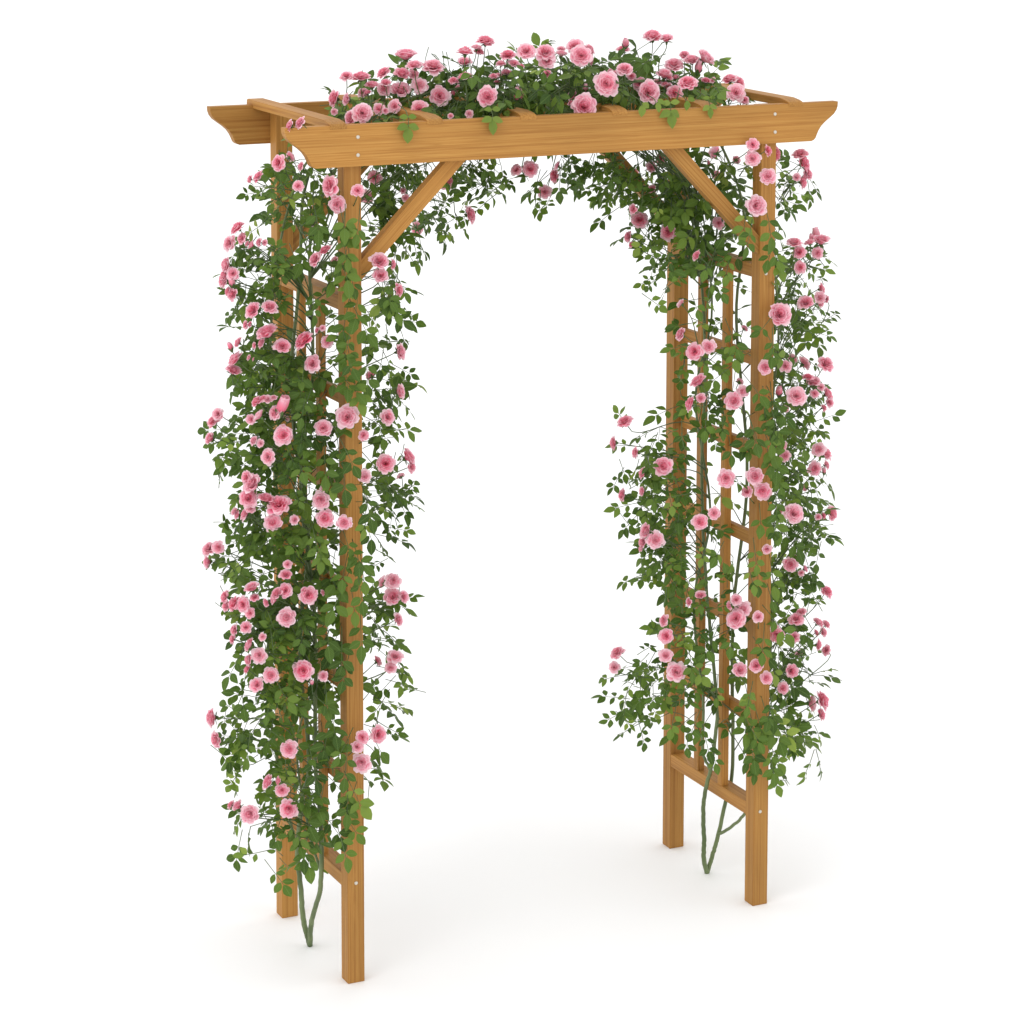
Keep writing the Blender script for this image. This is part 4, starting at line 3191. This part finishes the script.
777 183 1240
825 126 1269
772 104 1254
309 7 1277
496 345 1173
363 -25 1302
407 25 1256
485 133 1225
496 89 1264
492 -26 1276
683 311 1177
495 -50 1292
498 -51 1290
537 -76 1285
562 -53 1268
757 221 1185
539 -78 1287
535 -79 1265
733 186 1219
663 89 1226
700 123 1200
705 67 1213
861 305 1182
858 312 1178
753 157 1202
795 230 1196
835 272 1157
849 295 1189
854 302 1188
843 298 1183
998 385 1145
829 152 1218
913 298 1167
913 336 1135
765 99 1221
208 90 1244
336 227 1190
298 139 1222
301 190 1184
265 13 1212
378 212 1180
366 171 1196
302 -8 1252
540 203 1184
446 -30 1234
487 -53 1241
544 -56 1206
767 240 1130
550 -74 1218
556 -68 1222
545 -60 1236
650 87 1165
663 89 1186
674 74 1191
559 -64 1210
687 60 1188
735 81 1189
791 196 1165
741 121 1181
873 298 1139
824 249 1123
750 105 1178
764 184 1150
799 109 1180
820 195 1133
832 195 1116
809 138 1157
877 281 1130
213 76 1180
245 235 1123
280 280 1130
219 63 1192
234 55 1192
239 63 1179
346 253 1142
265 42 1176
365 183 1147
406 323 1128
346 169 1163
653 481 1071
436 -30 1178
490 -26 1167
517 -41 1187
559 -64 1194
777 242 1101
563 -56 1169
716 154 1130
667 65 1146
784 190 1103
741 96 1108
795 189 1099
735 93 1124
866 312 1051
852 254 1098
819 184 1080
908 252 1056
212 79 1135
259 224 1107
233 43 1135
258 72 1115
351 230 1080
373 267 1074
270 10 1127
392 242 1073
343 132 1115
456 381 1030
373 166 1092
300 -7 1120
407 130 1081
612 391 1005
501 132 1078
488 -50 1124
519 -50 1099
567 -33 1110
705 134 1081
559 -66 1119
658 65 1082
799 278 1020
544 -64 1099
690 137 1060
693 62 1072
873 320 977
762 153 1034
794 153 1055
745 134 1051
699 78 1055
884 254 1025
796 110 1067
886 242 997
931 306 1010
831 183 1025
230 202 1031
328 297 988
379 324 982
248 117 1064
298 195 1062
256 99 1065
249 26 1055
273 50 1059
468 362 990
319 140 1027
439 277 987
388 98 1064
347 49 1071
525 326 987
353 -23 1087
393 -29 1081
625 275 1008
525 -50 1053
643 46 1059
664 72 1019
663 66 1046
564 -34 1058
745 179 1006
553 -77 1096
756 262 965
716 147 1022
814 194 988
793 173 979
790 160 1002
803 196 996
783 159 1007
738 106 1003
768 92 1023
816 145 989
911 267 937
923 277 945
869 244 990
225 55 1011
309 242 985
312 196 1005
361 309 923
356 143 1003
322 96 987
426 256 966
314 51 1033
327 -16 1027
506 309 919
300 13 1043
363 -25 1052
487 129 962
528 -50 1005
653 49 973
578 -30 1009
574 -38 1020
554 -57 1020
554 -71 1022
674 64 981
569 -39 1015
553 -72 1010
837 243 910
795 236 933
748 112 961
740 128 942
732 78 938
802 252 902
813 273 919
839 203 928
925 271 896
922 306 888
895 301 905
955 357 849
785 112 934
893 244 918
1021 381 878
268 12 977
313 133 924
366 230 918
349 207 939
300 -6 960
549 365 848
458 251 904
366 -25 987
451 161 946
408 -29 971
633 367 866
721 424 810
665 257 852
501 -64 973
749 241 872
687 120 925
567 -56 963
765 259 835
559 -56 948
555 -57 973
742 123 882
772 213 884
798 165 858
758 188 899
765 107 924
758 157 867
853 228 879
859 175 873
219 67 940
351 319 822
345 245 833
320 173 866
384 184 862
305 102 917
325 105 887
396 258 845
442 340 833
301 -6 918
340 35 887
367 -25 924
522 246 848
417 -30 897
537 168 861
647 271 809
487 -61 921
519 -50 915
722 175 856
770 209 820
696 107 827
738 184 803
667 104 859
569 -32 910
708 66 865
775 153 844
759 151 811
824 265 821
765 145 841
762 145 857
867 244 785
782 114 861
270 11 861
351 117 848
466 361 787
382 207 787
356 51 857
474 255 815
361 5 856
395 -28 877
474 26 865
554 -52 848
781 285 768
670 102 791
719 128 810
717 159 774
726 207 768
746 81 787
760 140 774
425 226 761
432 119 786
567 369 697
545 143 738
408 -27 815
492 -50 825
563 -50 785
828 211 706
776 177 737
860 180 729
831 137 701
922 328 638
369 134 720
383 -27 761
468 114 692
478 48 730
420 -4 741
456 -29 736
722 371 638
539 -50 741
675 54 729
756 214 647
555 -70 752
769 230 673
679 108 708
706 64 723
790 223 657
768 172 684
840 295 637
792 217 653
815 114 689
890 277 619
224 61 706
327 -15 704
531 229 620
439 140 687
465 6 687
691 411 532
496 -45 694
716 373 535
527 -50 712
642 44 642
765 252 581
682 105 623
771 244 613
676 100 647
557 -52 712
785 230 570
794 217 580
814 239 588
750 123 634
812 226 588
740 137 625
739 119 624
738 150 626
823 118 611
910 236 584
938 338 534
207 142 653
225 60 682
358 255 608
382 285 584
368 300 564
307 123 653
324 61 651
332 -17 682
618 398 528
542 286 526
586 213 595
620 316 520
498 -50 673
534 111 629
555 -50 622
565 -50 622
821 295 539
576 -43 648
562 -52 638
659 74 577
699 150 565
722 182 553
777 203 547
740 79 596
824 209 552
822 272 506
773 206 523
869 291 524
778 94 561
207 124 568
228 143 601
222 121 598
256 250 525
243 35 597
238 73 608
324 195 533
352 282 514
367 318 499
261 20 617
410 219 512
402 223 549
392 258 506
324 0 613
381 61 611
460 99 567
533 221 537
404 -29 620
496 134 548
485 -60 603
659 303 492
485 -79 608
662 49 538
742 216 496
655 69 545
816 290 484
796 291 471
783 232 506
813 230 477
774 194 473
895 326 463
875 317 462
854 291 473
210 160 513
248 226 486
252 238 478
355 230 482
409 338 468
342 224 477
290 1 553
384 242 505
436 306 435
300 -4 582
346 -20 535
469 117 479
575 226 453
532 108 500
504 -25 533
525 94 503
549 -50 533
515 -62 535
563 -50 563
573 -35 548
544 -79 560
581 -39 509
662 59 502
813 238 421
780 197 409
836 253 389
763 183 454
781 191 415
941 321 387
853 209 421
913 284 366
212 93 499
308 248 450
222 66 499
466 228 441
370 -25 489
508 72 473
543 49 479
511 -42 517
487 -75 513
663 49 415
699 93 436
710 115 402
577 -46 508
670 71 439
685 56 418
743 117 421
800 151 379
800 215 385
775 179 366
921 322 299
994 367 295
867 251 332
321 -12 477
392 -28 455
489 -27 440
501 -50 468
667 50 393
546 -75 436
670 79 366
805 284 290
571 -42 435
808 192 348
793 99 326
857 158 306
517 -50 399
720 131 274
561 -64 387
"""
def table(t, n):
    rows = [[int(x) for x in l.split()] for l in t.strip().splitlines()]
    assert all(len(r) == n for r in rows)
    return rows

OUT = Vector((-.44, -.88, .15)).normalized()     # the open side of the plants, towards the camera
def grow_rose(label, root, canes, thin, blooms, spots, axis_x):
    plant = thing('climbing_rose', label, 'climbing rose', root)
    off = -Vector(root)
    skel = []
    for pts, r0, r1 in canes:
        mb = MB(); sp = spline(pts, 8)
        sp = [p + rv(.0005) if i else p for i, p in enumerate(sp)]
        tube(mb, sp, r0, r1, 10)
        mb.build('cane', [M_CANE], plant, 'leafuv', off)
        skel += [p for p in sp if p.z > .2]
    fol = MB()
    for pts in thin:
        sp = spline(pts, 6)
        tube(fol, sp, .0022, .0013, 5, 1)
        skel += sp[::2]
    def anchor(p, rise=.19):
        return min(skel, key=lambda s: (6 if rise < 0 else 1) * (p.x - s.x) ** 2 + (p.y - s.y) ** 2 + 1.3 * (p.z - rise - s.z) ** 2)
    def outward(p):
        if p.z > 2.08: v = Vector((rng.gauss(0, .45), -.35 + (p.y - .22) * 1.5, .75))
        else: v = Vector((p.x - axis_x, (p.y - .22) * 1.0 - .10, .05))
        return v.normalized() if v.length > .02 else rv().normalized()
    def leaf_normal(p): return (Vector((0, 0, .55)) + outward(p) * .55 + Vector((0, -.18, 0)) + rv(.33)).normalized()
    def leaf_dir(p):
        far = abs(p.x - axis_x) > .17
        return (outward(p) * (.15 if far else .7) + Vector((0, 0, -.40)) + rv(.42)).normalized()
    # leaves through the body of the plant; none straight in front of an open bloom
    heads = [(Vector(b[:3]) / 1000, Vector(b[3:6]).normalized(), b[6] / 20000) for b in blooms]
    def hides(P):
        for B, n, R in heads:
            w = P - B; a = w.dot(n)
            if -.012 < a < .10 and (w - n * a).length < R + .012: return True
            a = w.dot(OUT)
            if 0 < a < .30 and (w - OUT * a).length < R * .9 + .006: return True
        return False
    # blooms on their twigs; the largest hundred are parts of their own
    order = sorted(range(len(blooms)), key=lambda i: -blooms[i][6])
    rest = []
    for rank, i in enumerate(order):
        x, y, z, nx, ny, nz, dia, bud = blooms[i]
        P = Vector((x, y, z)) / 1000; n = Vector((nx, ny, nz)).normalized(); R = dia / 20000
        me = rng.choice(BUDS if (bud or dia < 75) else ROSES)
        q = n.to_track_quat('Z', 'Y') @ Quaternion((0, 0, 1), rng.uniform(0, 6.28))
        sc = R * (.96 if not bud else .95)
        M = Matrix.LocRotScale(P + off, q, Vector((sc, sc, sc * rng.uniform(.9, 1.1))))
        if rank < 100:
            o = mesh_obj('bloom', me, plant); o.matrix_local = M
        else:
            rest.append((me, M))
        b = P - n * R * .75
        under = 1.78 < b.z < 2.07 and abs(b.x) < .38
        s = anchor(b, -.09 if under else rng.uniform(.10, .20)); dist = (b - s).length
        mid = s + Vector((0, 0, dist * (.08 if under else .22))) + (b - s) * .3 + rv(.02)
        m2 = b - n * min(.06, dist * .35) - Vector((0, 0, min(.02, dist * .1)))
        pts = []
        for k in range(9):
            t = k / 8; a = 1 - t
            pts.append(s * a ** 3 + mid * (3 * a * a * t) + m2 * (3 * a * t * t) + b * t ** 3)
        inner = abs(b.x - axis_x) < .17 and b.z < 2.0      # deep in the leaves only the flower stalk itself is bare
        tube(fol, pts[4:] if inner else pts, .0017, .0011, 5, 1)
        ncomp = 1 + (dist > .14) + (dist > .22) + (dist > .28)
        if inner: ncomp = int(rng.random() < .6)
        side = rng.choice((-1, 1))
        for k in range(ncomp):
            t = rng.uniform(.5, .88); j = min(7, int(t * 8)); p = pts[j]; tg = (pts[j + 1] - pts[j]).normalized()
            sd = tg.cross(Vector((0, 0, 1)));
            sd = sd.normalized() if sd.length > .05 else rv().normalized()
            side = -side
            d = (tg * .45 + sd * side * .7 + Vector((0, 0, -.15)) + rv(.25)).normalized()
            if -.1 < p.y < .05 and abs(abs(p.x) - HX) < .05 and p.z < 2.0 : continue
            if hides(p + d * .03) or hides(p + d * .06): continue
            compound(fol, p, d, (leaf_normal(p) + Vector((0, 0, .4))), rng.uniform(.022, .031), min(1, max(0, rng.gauss(.42, .20))), rng.choice((1, 2, 2)))
    if rest:
        mb_v = []; mb = MB()
        cache = {}
        for me, M in rest:
            if me.name not in cache:
                v = np.zeros(len(me.vertices) * 3, np.float32); me.vertices.foreach_get('co', v)
                a = np.zeros(len(me.vertices) * 3, np.float32); me.attributes['petal'].data.foreach_get('vector', a)
                cache[me.name] = (v.reshape(-1, 3), [tuple(x) for x in a.reshape(-1, 3)], [tuple(p.vertices) for p in me.polygons], [p.material_index for p in me.polygons])
            v, a, f, mi = cache[me.name]
            m = np.array(M)
            w = v @ m[:3, :3].T + m[:3, 3]
            sat = rng.uniform(.85, 1.1)
            o = len(mb.v)
            mb.v += [tuple(x) for x in w]; mb.a += [(x[0], x[1] * sat, 0) for x in a]; mb.t += [1.] * len(a)
            mb.f += [tuple(i + o for i in q) for q in f]; mb.m += mi
        o = mb.build('small_blooms', [M_PETAL, M_SEPAL], plant, 'petal', (0, 0, 0))
        o['kind'] = 'stuff'
    for x, y, z in spots:
        P = Vector((x, y, z)) / 1000
        wide = abs(P.x - axis_x) > .15 and P.z < 2.0
        if wide: P.x = axis_x + (P.x - axis_x) * .93
        d = leaf_dir(P); size = rng.uniform(.022, .033) if wide else rng.uniform(.027, .040)
        n = leaf_normal(P)
        front = P.y < -.015
        if front and P.z < 2.0: n = (n + Vector((-.3, -.9, .1))).normalized(); d = (d * .6 + Vector((0, -.05, -.7))).normalized()
        base = P - d * size * 1.0
        tip = base + d * size * 2.6
        if any(-.045 < q.y < .012 and 1.985 < q.z < 2.112 for q in (base, P, tip)): continue
        if P.y < .06 and 1.92 < P.z < 2.0: continue
        if hides(P) or hides(base + d * size * 1.9) or hides(base + d * size * 2.6): continue
        compound(fol, base, d, n, size, min(1, max(0, rng.gauss(.40, .22))), rng.choice((1, 2, 2, 2)))
        if rng.random() < .10:
            s = anchor(base, .06); dist = (base - s).length
            if dist < .3:
                mid = (s + base) / 2 + Vector((0, 0, dist * .15)) + rv(.008)
                tube(fol, [s, (s + mid) / 2 + rv(.003), mid, (mid + base) / 2 + rv(.003), base], .0014, .0009, 4, 1)
    return plant, fol, off

def finish(plant, fol, off):
    fol.build('foliage', [M_LEAF, M_TWIG], plant, 'leafuv', off)

# ------------------------------------------------------------------ the two plants
L_ROOT = (-.585, .263, 0); R_ROOT = (.550, .254, 0)
canes_l = [
    ([L_ROOT, (-.606, .250, .07), (-.618, .238, .158), (-.619, .256, .255), (-.62, .219, .396), (-.62, .17, .514), (-.63, .2, .8), (-.625, .15, 1.1), (-.64, .22, 1.4), (-.625, .2, 1.7), (-.58, .25, 1.95), (-.45, .22, 2.07), (-.3, .2, 2.14), (-.1, .22, 2.15)], .0072, .0028),
    ([(-.587, .258, 0), (-.604, .200, .09), (-.618, .107, .204), (-.622, .085, .313), (-.622, .097, .436), (-.625, .115, .53), (-.63, .1, .9), (-.625, .2, 1.2), (-.63, .1, 1.5), (-.615, .15, 1.8), (-.56, .12, 1.98), (-.45, .12, 2.03), (-.3, .12, 2.05)], .0068, .0026),
    ([(-.6185, .25, .235), (-.64, .33, .45), (-.66, .36, .7), (-.64, .3, 1.0), (-.65, .35, 1.4), (-.62, .33, 1.8), (-.5, .35, 2.03), (-.3, .33, 2.14), (0, .3, 2.15)], .0045, .0024),
    ([(-.620, .10, .26), (-.63, .16, .36), (-.64, .2, .55), (-.60, .18, .7)], .0036, .002),
]
canes_r = [
    ([R_ROOT, (.530, .236, .05), (.524, .226, .106), (.522, .227, .188), (.520, .212, .248), (.522, .186, .325), (.524, .167, .426), (.520, .158, .51), (.51, .2, .8), (.52, .25, 1.1), (.5, .2, 1.4), (.52, .28, 1.7), (.45, .25, 1.9), (.3, .22, 2.03), (.1, .2, 2.05)], .0066, .0026),
    ([(.552, .256, 0), (.562, .246, .05), (.573, .235, .11), (.592, .231, .20), (.606, .22, .3), (.62, .25, .7), (.63, .2, 1.1), (.62, .25, 1.5), (.61, .2, 1.8), (.5, .2, 2.04), (.4, .2, 2.14), (.15, .22, 2.15)], .0062, .0026),
    ([(.573, .235, .11), (.585, .18, .150), (.603, .124, .218), (.62, .1, .32), (.65, .1, .7), (.64, .12, 1.1), (.66, .1, 1.5), (.63, .12, 1.8), (.61, .15, 1.98)], .0046, .0022),
    ([(.521, .19, .31), (.514, .22, .36), (.525, .24, .5), (.50, .25, .75), (.53, .22, 1.0), (.505, .26, 1.3), (.53, .22, 1.55), (.50, .28, 1.8), (.35, .33, 2.03), (.15, .3, 2.12)], .0040, .0022),
]
thin_l = [[(-.6, .2, 1.7), (-.5 + .1 * rng.random(), .1 + .3 * rng.random(), 1.92), (-.3 + .15 * rng.random(), .08 + .3 * rng.random(), 2.0 + .04 * rng.random())] for _ in range(7)]
thin_l += [[(-.3, .2, 2.14), (-.2 + .1 * rng.random(), .1 + .25 * rng.random(), 2.16), (.02, .05 + .35 * rng.random(), 2.15)] for _ in range(4)]
thin_l += [[(-.45, .12, 2.03), (-.2, .15, 2.05), (.05, .12, 2.048), (.3, .2, 2.03)], [(-.45, .3, 2.03), (-.2, .28, 2.05), (.05, .31, 2.048), (.2, .3, 2.04)]]
thin_r = [[(.52, .2 + .15 * rng.random(), 1.62), (.42 + .08 * rng.random(), .12 + .28 * rng.random(), 1.86), (.15 + .2 * rng.random(), .08 + .33 * rng.random(), 2.02 + .04 * rng.random())] for _ in range(30)]
thin_r += [[(.4, .2, 2.14), (.3 + .1 * rng.random(), .1 + .25 * rng.random(), 2.15), (.05, .05 + .35 * rng.random(), 2.15)] for _ in range(4)]

pl, fl_, of_ = grow_rose('bushier pink climbing rose smothering the outer face of the left side panel', L_ROOT, canes_l, thin_l, table(BLOOMS_LEFT, 8), table(LEAF_SPOTS_LEFT, 3), -HX)
prt, fr_, ofr = grow_rose('sparser pink climbing rose on the right side panel, wooden slats showing through', R_ROOT, canes_r, thin_r, table(BLOOMS_RIGHT, 8), table(LEAF_SPOTS_RIGHT, 3), HX)
# single leaves hanging over the front beam
for x, z, s, p in ((-.440, 2.068, .034, 1), (-.222, 2.076, .033, 1), (.262, 2.072, .036, 1), (.183, 2.094, .026, 0), (.372, 2.080, .026, 1), (.31, 2.10, .022, 0), (.225, 2.10, .024, 0)):
    b = Vector((x, -.037, z + .022))
    f_ = fl_ if x < 0 else fr_
    tube(f_, [Vector((x + .012, .05, 2.135)), Vector((x + .006, -.01, 2.126)), Vector((x + .002, -.036, 2.110)), b], .0012, .001, 5, 1)
    nn = Vector((-.30, -1, .42)); tl = rng.uniform(.72, .92)
    leaflet(f_, b, Vector((rng.uniform(-.15, .15), -.16, -1)), nn, s * 1.15, tl)
    for q in (-1, 1):
        if p or q > 0: leaflet(f_, b + Vector((0, 0, .004)), Vector((q * .95, -.12, -.42 + rng.uniform(-.2, .2))), nn, s * .92, min(1, tl + rng.gauss(0, .06)))
        if p: leaflet(f_, b + Vector((0, 0, .024)), Vector((q * .9, -.12, .05)), nn, s * .68, min(1, tl + rng.gauss(0, .06)))
finish(pl, fl_, of_)
finish(prt, fr_, ofr)

# ------------------------------------------------------------------ light: white studio and one very large soft lamp high on the left
ld = bpy.data.lights.new('softbox', 'AREA')
ld.shape = 'DISK'; ld.size = KEY_SIZE; ld.energy = KEY_POWER; ld.color = (1, .99, .98)
lo = bpy.data.objects.new('softbox', ld); link(lo)
kd = Vector(KEY_DIR).normalized()
lo.location = kd * 60
lo.rotation_euler = kd.to_track_quat('Z', 'Y').to_euler()

# ------------------------------------------------------------------ camera
cam = bpy.data.cameras.new('camera')
co = bpy.data.objects.new('camera', cam); link(co)
yaw, pit, rol = CAM_ANG
fw = Vector((-math.sin(yaw) * math.cos(pit), math.cos(yaw) * math.cos(pit), math.sin(pit)))
rt = Vector((math.cos(yaw), math.sin(yaw), 0)); up_ = rt.cross(fw)
r2 = math.cos(rol) * rt + math.sin(rol) * up_; u2 = -math.sin(rol) * rt + math.cos(rol) * up_
m = Matrix((r2, u2, -fw)).transposed().to_4x4()
m.translation = CAM_LOC
co.matrix_world = m
cam.sensor_width = 36; cam.sensor_fit = 'HORIZONTAL'
cam.lens = CAM_F * 36 / 1024
cam.shift_x = -CAM_SX / 1024
cam.shift_y = CAM_SY / 1024
cam.clip_start = .05; cam.clip_end = 800
SC.camera = co
SC.render.resolution_x = SC.render.resolution_y = 1024
